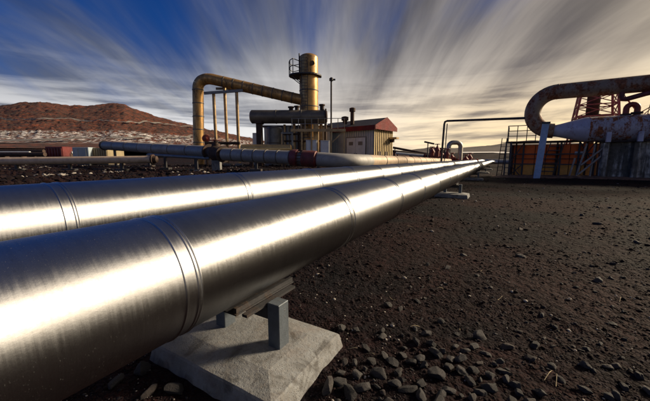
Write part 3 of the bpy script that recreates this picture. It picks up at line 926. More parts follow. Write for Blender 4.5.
MB().tube([(tx - 0.72, YT - 0.25, zp + 0.1), (tx - 0.72, YT - 0.25, ztop + 0.30)], 0.05, 10).build('vent_stub', steel_dark, t, True)
MB().rev((tx + 0.28, YT - 0.66, at(309, 66, YT)[2]), (0.3, -1, 0), [(0, 0.14), (0.12, 0.14), (0.121, 0.18), (0.16, 0.18)], 16).build('manhole', rust_dark, t, True)

# horizontal vessel in front of the tower
YV = 23.4
vL = at(252, 116.8, YV); vR = at(326, 116.8, YV); rV = 0.50
t = thing('horizontal_vessel', 'dark grey horizontal drum with rounded end in front of the tower', 'vessel', ((vL[0] + vR[0]) / 2, YV, PAD))
Lh = vR[0] - vL[0]
MB().rev(vL, (1, 0, 0), [(-0.16, 0.02), (-0.155, 0.2), (-0.12, 0.36), (-0.05, 0.46), (0, rV), (Lh * .33, rV), (Lh * .66, rV), (Lh - 0.1, rV)], 40).build('shell', vessel_m, t, True)
for f in (0.32, 0.66): MB().rev(vL + np.array([Lh * f, 0, 0]), (1, 0, 0), [(0, rV), (0.01, rV + 0.02), (0.07, rV + 0.02), (0.08, rV)], 40).build('band', seam_m, t, True)
MB().rev(vR - np.array([0.1, 0, 0]), (1, 0, 0), [(0, rV + 0.1), (0.14, rV + 0.1), (0.141, rV - 0.05), (0.2, rV - 0.1), (0.22, 0.1)], 32).build('end_flange', rust_dark, t, True)
for px, hh in ((322, 0.36), (297, 0.25), (291, 0.2)):
    x = at(px, 110, YV)[0]; MB().rev((x, YV, vL[2] + rV - 0.05), UP, [(0, 0.16), (hh, 0.16), (hh + 0.001, 0.23), (hh + 0.1, 0.23)], 18).build('nozzle', rust_dark, t, True)
for px, mt in ((259.5, rust_dark), (316, steel_gold)):
    x = at(px, 130, YV)[0]
    MB().box((x - 0.2, YV - 0.3, 0.5), (x + 0.2, YV + 0.3, vL[2] - rV + 0.06)).build('leg', mt, t, False, 0.02)
    MB().box((x - 0.26, YV - 0.46, vL[2] - rV - 0.02), (x + 0.26, YV + 0.46, vL[2] - rV + 0.16)).build('saddle', rust_dark, t)

# upright tank, cabinets
x0 = at(274.5, 140, 24.6)
t = thing('upright_tank', 'grey upright tank standing beneath the dark horizontal drum', 'tank', (x0[0], 24.6, PAD))
MB().rev((x0[0], 24.6, 0.5), UP, [(0, 0.62), (0.02, 0.64), (3.15, 0.64), (3.3, 0.5), (3.36, 0.1)], 32).build('shell', steel_grey, t, True)
for z in (1.5, 2.5): MB().rev((x0[0], 24.6, z), UP, [(0, 0.64), (0.01, 0.66), (0.07, 0.66), (0.08, 0.64)], 32).build('band', seam_m, t, True)


def cabinet(px0, px1, py0, Yd, label):
    a = at(px0, py0, Yd); b = at(px1, py0, Yd)
    t = thing('control_cabinet', label, 'cabinet', ((a[0] + b[0]) / 2, Yd, PAD), 'pale cabinets under the platform')
    MB().box((a[0], Yd - 0.2, 0.80), (b[0], Yd + 0.3, a[2])).build('body', cab_m, t, False, 0.015)
    dr = MB().box((a[0] + 0.05, Yd - 0.225, 0.95), (b[0] - 0.05, Yd - 0.201, a[2] - 0.08)).build('door', white_m, t, False, 0.006)
    MB().box((b[0] - 0.16, Yd - 0.26, 1.5), (b[0] - 0.12, Yd - 0.226, 1.65)).build('handle', steel_dark, dr)
    MB().box((a[0] - 0.03, Yd - 0.25, 0.5), (b[0] + 0.03, Yd + 0.34, 0.797)).build('plinth', conc, t)


cabinet(306, 317, 140, 22.6, 'white control cabinet below the tower, left of the other cabinet')
cabinet(320.5, 329.5, 140.5, 22.7, 'pale control cabinet below the platform, nearest the shed')
cabinet(253, 257.5, 133, 25.6, 'narrow pale cabinet behind the rusty leg of the drum')

# access platform with railings
t = thing('access_platform', 'steel access platform with guard rails beside the drum, on legs tinted sunlight gold', 'platform', (at(315, 130, 22.6)[0], 22.6, PAD))
pz = at(315, 129.4, 22.4)[2]
x0 = at(291.5, 130, 22.4)[0]; x1 = at(345, 130, 22.4)[0]
MB().box((x0, 22.2, pz - 0.1), (x1, 22.9, pz)).build('deck', steel_dark, t)
MB().box((x0 - 0.03, 22.12, pz - 0.18), (x1 + 0.03, 22.197, pz + 0.02)).build('edge_beam', steel_gold, t)
hr = at(315, 118.2, 22.2)[2] - pz
for i in range(9):
    x = x0 + 0.05 + (x1 - x0 - 0.1) * i / 8
    MB().bar((x, 22.24, pz), (x, 22.24, pz + hr), 0.045).build('rail_post', steel_gold if i > 3 else steel_grey, t)  # right-hand posts coloured as if sunlit, the others plain grey
for f in (0.5, 0.99): MB().bar((x0, 22.24, pz + hr * f), (x1, 22.24, pz + hr * f), 0.04).build('guard_rail', steel_grey, t)
for px, mt in ((292.5, steel_grey), (302, steel_gold), (311.5, steel_gold), (331, steel_gold), (344, steel_gold)):
    x = at(px, 140, 22.5)[0]
    MB().bar((x, 22.36, 0.5), (x, 22.36, pz - 0.101), 0.11).build('leg', mt, t)
a = at(331, 131, 22.5)[0]; MB().bar((a + 0.1, 22.36, pz - 0.9), (a + 0.95, 22.36, pz - 0.12), 0.07).build('brace', steel_gold, t)
a = at(281, 131, 22.5)[0]
MB().bar((a, 22.5, pz - 0.25), (x0, 22.5, pz - 0.25), 0.09, 0.12).build('side_beam', steel_grey, t)
MB().bar((a + 0.05, 22.5, 0.5), (a + 0.05, 22.5, pz - 0.31), 0.10).build('leg', steel_gold, t)

t = thing('pipe_bundle', 'cluster of grey and sunlight gold tinted upright pipes between the drum and the tower foot', 'pipes', (at(290, 140, 24.2)[0], 24.2, PAD))
for px, zt, r_, mt in ((284.5, 124.5, 0.10, steel_gold), (288, 126, 0.16, steel_grey), (294, 123, 0.12, steel_gold), (298.5, 125, 0.09, rust_dark), (321, 124, 0.13, steel_gold), (325.5, 122, 0.10, rust_dark)):
    q = at(px, zt, 24.3); MB().tube([(q[0], 24.3, 0.5), (q[0], 24.3, q[2])], r_, 14).build('upright_pipe', mt, t, True)
for pz_, x0p, x1p in ((134, 283, 300), (141, 284, 326)):
    a = at(x0p, pz_, 24.12); b = at(x1p, pz_, 24.12); MB().tube([a, b], 0.07, 12).build('header_pipe', rust_dark, t, True)
a = at(264, 127, 26.4); b = at(330, 127, 26.4)
t = thing('equipment_hut', 'low grey ribbed metal hut in shade behind the drum and tower foot', 'hut', ((a[0] + b[0]) / 2, 27.2, PAD))
MB().box((a[0], 26.4, 0.5), (b[0], 28.2, a[2])).build('wall', wall_m, t)
for i in range(20):
    x = a[0] + (b[0] - a[0]) * (i + .5) / 20; MB().box((x - .05, 26.36, .5), (x + .05, 26.399, a[2] - .02)).build('wall_rib', wall_m, t)
MB().box((a[0] - .15, 26.2, a[2] + 0.003), (b[0] + .15, 28.4, a[2] + .12)).build('roof', roof_m, t)

# small clutter: gold headed tank and tanned pipe just behind the middle pipeline
gh = at(242, 147.5, 21.5)
t = thing('small_tank', 'small low tank with a domed end tinted sunlight gold beside the three posts', 'tank', (gh[0] + 1.7, 21.5, PAD))
MB().rev(gh - np.array([0, 0, 0.1]), (1, 0.12, 0), [(-0.12, 0.02), (-0.11, 0.15), (-0.06, 0.27), (0, 0.33), (3.4, 0.33), (3.46, 0.27), (3.52, 0.05)], 28).build('shell', tank_gold, t, True)
for f in (0.5, 2.8):
    MB().box((gh[0] + f, 21.4 + 0.1 * f, 0.5), (gh[0] + f + 0.2, 21.8 + 0.1 * f, gh[2] - 0.35)).build('saddle', rust_dark, t)
rv = at(206, 138.5, 24.2)
t = thing('valve_wheel_stand', 'red painted valve wheel on a stem at the foot of the riser', 'valve', (rv[0], 24.2, PAD))
MB().rev(rv, (0.25, -1, 0), [(-0.05, 0.26), (0.0, 0.30), (0.06, 0.30), (0.1, 0.12), (0.2, 0.08)], 20).build('wheel', red_paint, t, True)
MB().tube([(rv[0], 24.2, 0.5), rv], 0.09, 12).build('stem', rust_dark, t, True)
MB().tube([(rv[0] - 0.1, 24.2, rv[2] - 0.35), (rv[0] + 1.8, 24.4, rv[2] - 0.35), (rv[0] + 2.6, 24.4, rv[2] - 0.35)], 0.12, 14).build('branch_pipe', rust_dark, t, True)

# vent mast
vm = at(331.3, 81, 24.6)
t = thing('vent_mast', 'thin dark mast with a small head between tower and shed', 'mast', (vm[0], 24.6, PAD))
MB().tube([(vm[0], 24.6, 0.5), (vm[0], 24.6, vm[2])], 0.07, 12).build('mast', steel_dark, t, True)
MB().rev((vm[0], 24.6, vm[2]), UP, [(0, 0.08), (0.02, 0.16), (0.2, 0.16), (0.28, 0.05)], 14).build('head', steel_dark, t, True)
MB().box((vm[0] + 0.05, 24.54, vm[2] + 0.05), (vm[0] + 0.32, 24.66, vm[2] + 0.16)).build('arm', steel_dark, t)

# shed
so = at(374, 125.5, YT); gdir = np.array([0.60, 0.80, 0]); fdir = np.array([-0.80, 0.60, 0])
gdir = np.array([0.645, 0.764, 0]); fdir = np.array([-0.764, 0.645, 0])
O = np.array([so[0], so[1], 0])
TS = frame(O, fdir, gdir)              # x = along the front (to the left), y = along the gable (to the right, away)
LW, GW, ZE, ZB = 5.6, 3.2, so[2], 0.55
t = thing('pump_shed', 'grey ribbed metal shed with dark red roof trim and white double door', 'shed', O + UP * PAD)
MB(TS).box((0, 0, ZB), (LW, GW, ZE)).build('wall_core', wall_m, t)
for i in range(24):
    x = 0.12 + (LW - 0.24) * i / 23
    MB(TS).box((x - 0.05, -0.045, ZB), (x + 0.05, -0.001, ZE - 0.003)).build('wall_rib', wall_m, t)
# gable wall (faces right, sunlit)
zr = ZE + 0.68
m = MB(TS); m.add([(-0.012, 0, ZB), (-0.012, GW, ZB), (-0.012, GW, ZE), (-0.012, GW / 2, zr - 0.12), (-0.012, 0, ZE), (-0.001, 0, ZB), (-0.001, GW, ZB), (-0.001, GW, ZE), (-0.001, GW / 2, zr - 0.12), (-0.001, 0, ZE)],
               [(0, 1, 2, 3, 4), (9, 8, 7, 6, 5), (0, 5, 6, 1), (1, 6, 7, 2), (2, 7, 8, 3), (3, 8, 9, 4), (4, 9, 5, 0)])
m.build('gable_sheet', rust_dark, t)
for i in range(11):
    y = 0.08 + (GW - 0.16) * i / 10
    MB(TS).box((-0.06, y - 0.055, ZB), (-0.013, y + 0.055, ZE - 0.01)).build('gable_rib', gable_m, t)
ov = 0.28
def roofslab(y0, z0_, y1, z1_, th=0.09):
    m = MB(TS); vs = []
    for x in (-ov, LW + ov):
        vs += [(x, y0, z0_), (x, y1, z1_), (x, y1, z1_ + th), (x, y0, z0_ + th)]
    m.add(vs, [(0, 1, 2, 3), (7, 6, 5, 4), (0, 4, 5, 1), (1, 5, 6, 2), (2, 6, 7, 3), (3, 7, 4, 0)]); return m
roofslab(-ov, ZE - 0.10, GW / 2, zr).build('roof_slope', roof_m, t)
roofslab(GW + ov, ZE - 0.10, GW / 2 + 0.003, zr).build('roof_slope', roof_m, t)
MB(TS).box((-ov - 0.01, -ov - 0.05, ZE - 0.36), (LW + ov, -ov - 0.003, ZE + 0.02)).build('eave_fascia', fascia_m, t)
# red gable triangle
gx = -ov - 0.035
m = MB(TS); m.add([(gx, -ov, ZE - 0.30), (gx, GW + ov, ZE - 0.30), (gx, GW + ov, ZE + 0.03), (gx, GW / 2, zr + 0.12), (gx, -ov, ZE + 0.03), (gx + 0.03, -ov, ZE - 0.30), (gx + 0.03, GW + ov, ZE - 0.30), (gx + 0.03, GW + ov, ZE + 0.03), (gx + 0.03, GW / 2, zr + 0.12), (gx + 0.03, -ov, ZE + 0.03)],
               [(0, 1, 2, 3, 4), (9, 8, 7, 6, 5), (0, 5, 6, 1), (1, 6, 7, 2), (2, 7, 8, 3), (3, 8, 9, 4), (4, 9, 5, 0)])
m.build('gable_fascia', fascia_m, t)
dx0, dx1, dz = 0.75, 2.65, at(360, 137.8, 26)[2]
MB(TS).box((dx0 - 0.09, -0.075, ZB), (dx1 + 0.09, -0.047, dz + 0.1)).build('door_frame', steel_grey, t)
for e0, e1 in ((dx0, (dx0 + dx1) / 2 - 0.01), ((dx0 + dx1) / 2 + 0.01, dx1)):
    dr = MB(TS).box((e0, -0.115, ZB + 0.05), (e1, -0.078, dz)).build('door', white_m, t, False, 0.006)
    cx_ = (e0 + e1) / 2
    MB(TS).box((cx_ - 0.22, -0.130, dz - 0.62), (cx_ + 0.22, -0.118, dz - 0.32)).build('vent_louvre', steel_grey, dr)
    MB(TS).box((e1 - 0.12 if e0 == dx0 else e0 + 0.06, -0.17, ZB + 1.0), (e1 - 0.06 if e0 == dx0 else e0 + 0.12, -0.118, ZB + 1.2)).build('handle', steel_dark, dr)
MB(TS).box((-0.75, GW - 0.7, ZE - 0.98), (-0.062, GW - 0.2, ZE - 0.82)).build('gable_hood', steel_gold, t)
MB(TS).box((-0.40, GW - 0.55, ZE - 1.25), (-0.062, GW - 0.35, ZE - 0.985)).build('hood_bracket', rust_dark, t)
for yv in (0.9, 2.0):
    MB(TS).box((-0.085, yv - 0.2, ZB + 0.95), (-0.0615, yv + 0.2, ZB + 1.35)).build('gable_vent', rust_dark, t)
for px, py0, hh, r_, dd in ((352.3, 117, 1.05, 0.17, 1.6), (345, 118, 0.30, 0.20, 2.1)):
    q = at(px, 117, 27.0); zz = zr - 0.35
    MB().rev((q[0], 27.0, zz), UP, [(0, r_), (hh, r_), (hh + 0.01, r_ * 1.55), (hh + 0.3, r_ * 1.55), (hh + 0.36, r_ * 0.6)], 18).build('roof_vent', rust_dark, t, True)

# ------------------------------------------------------------------ distant red valve manifold
YM = 36.0
mp = at(455, 150, YM)
t = thing('expansion_loop', 'pale arch shaped pipe loop standing among the red valves', 'pipe loop', (mp[0], YM, 0))
xl = at(449, 141, YM)[0]; xr = at(461, 141, YM)[0]; zl = at(455, 142.5, YM)[2]; rl = 0.26
lp = [(xl, YM, 0)] + [(xl, YM, zl - 0.5)] + arc((xl + 0.5, YM, zl - 0.5), (-1, 0, 0), (0, 0, 1), 0.5, 0.2, math.pi / 2, 5) + arc((xr - 0.5, YM, zl - 0.5), (0, 0, 1), (1, 0, 0), 0.5, 0, math.pi / 2, 6) + [(xr, YM, 0)]
MB().tube(lp, rl, 20).build('loop', clad_dull, t, True)
for x in (xl, xr): MB().rev((x, YM, 0.55), UP, [(0, rl), (0.01, rl + 0.12), (0.1, rl + 0.12), (0.11, rl)], 18).build('flange', red_paint, t, True)
random.seed(3)
man = [(432, 37.5, 1.9), (437, 36.5, 2.3), (441, 38, 1.7), (447, 35.5, 2.0), (452, 38, 1.6), (466, 35, 1.55), (470, 37, 1.8)]
for i, (px, Yd, hh) in enumerate(man):
    b = at(px, 155, Yd); x = b[0]; gz = hgt(x, Yd) - 0.05
    lab = ['leftmost red valve assembly in the far cluster', 'tallest red valve with a top wheel in the far cluster', 'red valve just left of the thin gantry post foot', 'red valve at the left foot of the pale pipe loop', 'red valve under the pale pipe loop', 'red valve right of the pale pipe loop', 'rightmost red valve assembly of the far cluster'][i]
    t = thing('red_valve', lab, 'valve', (x, Yd, gz), 'red valves in the distance')
    MB().rev((x, Yd, gz), UP, [(0, 0.22), (0.8, 0.22), (0.81, 0.36), (0.95, 0.36), (0.96, 0.24), (hh * 0.75, 0.24), (hh * 0.75 + 0.01, 0.32), (hh * 0.75 + 0.12, 0.32), (hh, 0.08), (hh + 0.25, 0.06)], 16).build('valve_body', red_paint, t, True)
    MB().tube([(x - 1.0, Yd, gz + 1.0), (x + 1.0, Yd, gz + 1.0)], 0.17, 14).build('cross_pipe', red_paint if i % 2 else rust_dark, t, True)
    for e in (-1, 1): MB().rev((x + e * 0.9, Yd, gz + 1.0), (1, 0, 0), [(-0.06, 0.3), (0.06, 0.3)], 16).build('flange', red_paint, t, True)
    hw = MB().tube(arc((x, Yd, gz + hh + 0.2), (1, 0, 0), (0, 1, 0), 0.30, 0, 2 * math.pi, 16), 0.035, 8, False).build('hand_wheel', red_paint, t, True)
    m = MB(); m.bar((x - 0.3, Yd, gz + hh + 0.2), (x + 0.3, Yd, gz + hh + 0.2), 0.04); m.bar((x, Yd - 0.3, gz + hh + 0.2), (x, Yd + 0.3, gz + hh + 0.2), 0.04); m.build('wheel_spokes', rust_dark, hw)
# red frame round the manifold
a = at(430, 148.3, 38); b = at(444, 148.3, 38)
t = thing('steel_frame_stand', 'low rusty red steel frame at the left of the red valves', 'frame', ((a[0] + b[0]) / 2, 38, 0.1))
for z in (a[2], a[2] - 0.7): MB().bar((a[0], 38, z), (b[0], 38, z), 0.14).build('rail', red_paint, t)
for f in np.linspace(0, 1, 5): x = a[0] + (b[0] - a[0]) * f; MB().bar((x, 38, 0.0), (x, 38, a[2] - 0.072), 0.12).build('post', rust_dark, t)
lq = at(428, 142.4, 34)
t = thing('floodlight_post', 'short post with a dark tilted floodlight bar left of the red valves', 'lamp post', (lq[0], 34, 0.1))
MB().tube([(lq[0], 34, 0), (lq[0], 34, lq[2])], 0.06, 10).build('post', steel_dark, t, True)
a = at(424.5, 141.8, 34); b = at(434, 143.8, 34); MB().bar(a, b, 0.24, 0.16).build('floodlight', steel_dark, t)
# dark cable banks between the shed and the manifold
for k, (x0_, y0_, x1_, y1_, Yd, mt) in enumerate([(393, 147.5, 431, 154.5, 44, rust_dark), (392, 151, 430, 155.5, 40, rust_dark), (396, 153.2, 424, 155.8, 38, cab_m)]):
    a = at(x0_, y0_, Yd); b = at(x1_, y1_, Yd)
    t = thing('sloping_pipe', ['dark pipe sloping down right of the shed, uppermost of three', 'dark pipe sloping down right of the shed, middle of three', 'pale pipe sloping down right of the shed, lowest of three'][k], 'pipe', ((a[0] + b[0]) / 2, Yd, 0.3), 'sloping pipes right of the shed')
    MB().tube([a, b], 0.16, 12).build('run', mt, t, True)
    for f in (0.05, 0.5, 0.95):
        p = a + (b - a) * f; MB().bar((p[0], p[1], hgt(p[0], p[1]) - 0.1), (p[0], p[1], p[2] - 0.12), 0.12).build('stand', rust_dark, t)

# ------------------------------------------------------------------ gantry line
gl = at(444.5, 121.0, 26); gr = at(521, 118.2, 21.2)
t = thing('gantry_pipe', 'thin dark pipe rising on a post then crossing to the rusty structure', 'pipe', (gl[0], 26, 0))
gb = at(441.5, 150, 26); gb[2] = 0.0
hv = (gr - gl); hv /= np.linalg.norm(hv)
MB().tube([gb, gl - UP * 0.25, gl - UP * 0.06 + hv * 0.06, gl + hv * 0.25, gl + (gr - gl) * 0.5, gr + hv * 0.4], 0.085, 12).build('pipe_run', steel_dark, t, True)
MB().bar((gb[0] + 0.3, 26.1, 0), (gl[0] + 0.28, 26.1, gl[2] - 0.2), 0.06).build('guy_post', steel_dark, t)

# ------------------------------------------------------------------ old separator house on the right
E1 = np.array([0.842, -0.540, 0]); E2 = np.array([0.540, 0.842, 0])
RO = np.array([15.05, 20.2, 0])
TR = frame(RO, E1, E2)                 # x along the house to the right, y away, z up
W = lambda x, y, z: TR(np.array([x, y, z], float))
ZT, ZV, RU, rp = 5.60, 3.12, 1.24, 0.47
t = thing('rusty_steam_pipe', 'big rust streaked grey pipe making a U bend above the old separator house', 'pipe', RO)
MB(TR).tube([(i * 1.5, 0, ZT) for i in range(8)], rp, 44).build('top_run', pipe_rust, t, True)
MB(TR).tube(arc((0, 0, ZT - RU), (0, 0, 1), (-1, 0, 0), RU, 0, math.pi, 22), rp, 44, False).build('u_bend', pipe_rust, t, True)
for x in (0.0, 4.6): MB(TR).rev((x, 0, ZT), (1, 0, 0), [(-0.03, rp), (-0.02, rp + 0.014), (0.02, rp + 0.014), (0.03, rp)], 44).build('weld_ring', pipe_rust, t, True)
bx = 3.05
MB(TR).tube([(bx, -0.15, ZT - 0.40), (bx, -0.15, ZT - 0.68), (bx + 0.06, -0.15, ZT - 0.80), (bx + 0.22, -0.15, ZT - 0.82), (bx + 1.0, -0.15, ZT - 0.60), (bx + 1.9, -0.15, ZT - 0.40), (bx + 3.0, -0.15, ZT - 0.33)], 0.14, 16).build('branch_pipe', rust_red, t, True)
for x in (5.6, 9.3):
    MB(TR).box((x - 0.14, -0.14, 3.7), (x + 0.14, 0.14, ZT - rp + 0.04)).build('hanger', rust_dark, t)
t = thing('pressure_vessel', 'long pale violet rust streaked vessel with a tapered blue end', 'vessel', W(4, 0, 2.3))
rv_ = 0.76
MB(TR).rev((0, 0, ZV), (1, 0, 0), [(-0.05, 0.38), (0.10, 0.38), (0.3, 0.42), (1.45, rv_ - 0.03), (1.6, rv_), (1.75, rv_)], 48).build('cone_end', cone_m, t, True)
MB(TR).rev((1.75, 0, ZV), (1, 0, 0), [(0, rv_ - .002), (2.5, rv_ - .002), (5, rv_ - .002), (8.2, rv_ - .002)], 48).build('shell', vessel_rust, t, True)
for x in (1.75, 4.3): MB(TR).rev((x, 0, ZV), (1, 0, 0), [(-0.04, rv_ - 0.01), (-0.03, rv_ + 0.014), (0.03, rv_ + 0.014), (0.04, rv_ - 0.01)], 48).build('weld_ring', vessel_rust, t, True)
for x in (2.62, 3.98, 5.5, 8.6):
    MB(TR).box((x - 0.11, -0.80, 2.28), (x + 0.11, -0.52, 2.86)).build('saddle_strap', cone_m, t, False, 0.02)
# inverted U nozzle with blind flange on top of the vessel
nx_ = 3.36
MB(TR).tube([(nx_, 0, ZV + 0.6), (nx_, 0, ZV + 1.12)] + arc((nx_ + 0.24, 0, ZV + 1.12), (-1, 0, 0), (0, 0, 1), 0.24, 0.3, math.pi, 8) + [(nx_ + 0.48, 0, ZV + 0.6)], 0.15, 16).build('top_nozzle', red_paint, t, True)
MB(TR).rev((nx_ + 0.48, 0, ZV + 0.78), (0, 0, 1), [(0, 0.15), (0.01, 0.27), (0.12, 0.27), (0.13, 0.15)], 18).build('nozzle_flange', rust_dark, t, True)
MB(TR).rev((nx_, 0, ZV + 0.74), (0, 0, 1), [(0, 0.15), (0.01, 0.25), (0.09, 0.25), (0.1, 0.15)], 18).build('nozzle_flange', rust_dark, t, True)
MB(TR).tube([(nx_ + 0.95, 0.1, ZV + 0.7), (nx_ + 1.05, 0.1, ZV + 1.75)], 0.02, 8).build('gauge_rod', rust_dark, t, True)

# blockwork wall carrying the vessel
t = thing('block_wall', 'soot stained blockwork wall with pale pilasters under the rusty vessel', 'wall', W(6, 0.2, 0.1))
MB(TR).box((2.45, -0.10, -0.1), (10.2, 0.75, 2.30)).build('wall_core', block_m, t)
ci = 0
blk = None
for row in range(11):
    z = 0.0 + row * 0.207
    offx = 0.0 if row % 2 else 0.21
    x = 2.47 + offx - 0.21
    while x < 9.6:
        jx = rng.uniform(-0.004, 0.004); pr_ = 0.018 + rng.uniform(0, 0.022)
        xa = max(x, 2.452)
        q = MB(TR); q.box((xa + 0.008, -0.10 - pr_, z + 0.008), (x + 0.412, -0.101, z + 0.198)); q.build('block', block_m, t)
        x += 0.42
for x in (2.62, 3.98, 5.5, 7.1, 8.6):
    MB(TR).box((x - 0.13, -0.42, -0.1), (x + 0.13, -0.145, 2.26)).build('pilaster', block_m, t, False, 0.02)
MB(TR).box((2.35, -0.46, 2.303), (10.2, 0.6, 2.40)).build('cap_beam', rust_dark, t)
MB(TR).box((2.3, -0.6, -0.1), (10.4, -0.425, 0.14)).build('kerb', rust_dark, t)

# rubble bank along the foot of the house
m = MB(); nx = 70; ny = 9
for i in range(nx):
    x = -4.0 + 15.0 * i / (nx - 1)
    for j in range(ny):
        y = -2.1 + 3.2 * j / (ny - 1)
        p = W(x, y, 0); e = sm(j / 3.0) * sm((nx - 1 - i) / 4 + 0.3) * sm(i / 8.0)
        v = Vector(p)
        m.v.append((p[0], p[1], hgt(p[0], p[1]) - 0.03 + e * (0.10 + 0.07 * noise.noise(v * 1.6) + 0.05 * noise.noise(v * 5)) + (0.04 * noise.noise(v * 1.1) if j == 0 else 0)))
m.f = [(i * ny + j, (i + 1) * ny + j, (i + 1) * ny + j + 1, i * ny + j + 1) for i in range(nx - 1) for j in range(ny - 1)]
struct(m.build('dirt_bank', dirt_m, None, True))

# open steel bay with rusted orange sheets
t = thing('rusted_bay', 'open steel bay clad with glowing orange rusted sheets under the U bend', 'shelter', W(0, 1.2, 0.1))
for i, x in enumerate(np.linspace(-2.15, 2.35, 8)):
    w_ = 4.5 / 7 * 0.47
    if i == 7: continue
    q = x + 4.5 / 14
    MB(TR).box((q - w_, 0.80, 0.95), (q + w_, 0.835, 2.25)).build('upper_sheet', orange_rust, t)
    MB(TR).box((q - w_, 0.80, 0.02), (q + w_, 0.835, 0.92)).build('lower_sheet', orange_pale, t)
MB(TR).box((-2.4, 1.22, -0.1), (2.6, 1.5, 2.3)).build('back_wall', rust_dark, t)
for x in (-2.35, -1.55, -0.55, 0.55, 1.5, 2.3): MB(TR).bar((x, 0.62, -0.15), (x, 0.62, 2.42), 0.10).build('post', steel_dark, t)
for z in (0.93, 1.62, 2.40): MB(TR).bar((-2.4, 0.52, z), (2.4, 0.52, z), 0.07).build('beam', steel_dark, t)
MB(TR).box((-2.6, 0.3, 2.425), (2.4, 1.5, 2.50)).build('deck', rust_dark, t)
for x in (-2.55, -2.0, -1.45, -0.95): MB(TR).bar((x, -0.15, 2.50), (x, -0.15, 3.55), 0.05).build('rail_post', steel_dark, t)
for z in (2.85, 3.2, 3.55): MB(TR).bar((-2.58, -0.15, z), (-0.9, -0.15, z), 0.05).build('guard_rail', steel_dark, t)
for x in (-2.55,):
    for y in (0.4, 1.0, 1.45): MB(TR).bar((x, y, 2.50), (x, y, 3.55), 0.05).build('rail_post', steel_dark, t)
for z in (2.85, 3.2, 3.55): MB(TR).bar((-2.55, -0.12, z), (-2.55, 1.45, z), 0.05).build('guard_rail', steel_dark, t)
MB(TR).box((1.3, 0.70, 1.55), (1.75, 0.795, 1.78)).build('notice_box', cab_m, t)
for i in range(8):
    z = 0.15 + i * 0.28; MB(TR).box((-0.55 + 0.06 * i, 0.15, z), (0.15 + 0.06 * i, 0.45, z + 0.05)).build('stair_tread', steel_dark, t)
for e in (0, 1): MB(TR).bar((-0.58 + 0.74 * e, 0.3, -0.1), (-0.05 + 0.74 * e, 0.3, 2.4), 0.05).build('stair_string', steel_dark, t)

for x0_, z0_, x1_, z1_ in ((-2.35, 0.0, -1.55, 0.93), (-1.55, 0.0, -2.35, 0.93), (-2.35, 0.95, -1.55, 2.4), (1.5, 0.95, 2.3, 2.4), (2.3, 0.95, 1.5, 2.4)):
    MB(TR).bar((x0_, 0.56, z0_), (x1_, 0.56, z1_), 0.06).build('brace', steel_dark, t)
for x in (-2.0, 0.35, 1.9):
    MB(TR).tube([(x, 0.70, -0.1), (x, 0.70, 2.42)], 0.05, 10).build('down_pipe', rust_dark, t, True)
for z in (1.3,): MB(TR).bar((-2.4, 0.66, z), (2.4, 0.66, z), 0.045).build('girt', rust_dark, t)
for x in (-2.6, -2.3): MB(TR).bar((x, -0.15, -0.1), (x, -0.15, 2.5), 0.09).build('front_post', steel_dark, t)
MB(TR).box((-2.65, -0.2, 2.425), (-0.9, 0.297, 2.495)).build('landing', rust_dark, t)
for i in range(6): MB(TR).bar((-2.6, -0.16, 0.3 + i * 0.37), (-2.3, -0.16, 0.3 + i * 0.37), 0.04).build('step_iron', steel_dark, t)

# external ladder at the left end
t = thing('leaning_ladder', 'rusty ladder frame at the left edge of the orange bay', 'ladder', W(-2.9, 0.2, 0))
for x in (-2.95, -2.65): MB(TR).bar((x - 0.12, -0.1, -0.1), (x + 0.05, 0.15, 2.75), 0.05).build('ladder_rail', rust_dark, t)
for i in range(9):
    z = 0.2 + 0.28 * i; f = (z + 0.1) / 2.85; MB(TR).bar((-2.95 - 0.12 + 0.17 * f, -0.1 + 0.25 * f, z), (-2.65 - 0.12 + 0.17 * f, -0.1 + 0.25 * f, z), 0.035).build('rung', rust_dark, t)

# blue leaning prop
pb = at(536.5, 176.5, 19.2); pb[2] = 0.02; pt_ = at(546, 122.5, 19.0)
t = thing('leaning_prop', 'pale blue steel prop leaning against the bottom of the U bend', 'prop', pb)
MB().bar(pb - UP * 0.1, pt_, 0.36, 0.16, E2).build('beam', prop_m, t, False, 0.015)
MB().bar(pt_ - UP * 0.02 - E1 * 0.22, pt_ - UP * 0.02 + E1 * 0.22, 0.34, 0.1, UP).build('head_plate', steel_dark, t)

# scaffold poles leaning on the bay
labs = ['long pale pole leaning right of the stairs in the orange bay', 'pale pole crossing diagonally beside the block wall', 'short pale pole leaning in front of the orange sheets', 'pale upright pole at the left end of the block wall', 'lower pale diagonal pole beside the block wall']
for (x0_, z0_, x1_, z1_, y_), lb in zip([(1.35, -0.05, 1.75, 2.25, -0.25), (1.55, 0.9, 2.75, 2.2, -0.32), (1.0, -0.05, 1.25, 1.35, -0.25), (2.05, -0.05, 2.15, 2.2, -0.2), (1.45, 0.3, 2.45, 1.45, -0.38)], labs):
    a = W(x0_, y_, z0_); b = W(x1_, y_ + 0.15, z1_)
    o = MB().tube([a, a + (b - a) * 0.5, b], 0.055, 10).build('scaffold_pole', pole_m, None, True, base=a)
    tag(o, lb, 'pole', 'poles beside the orange bay')

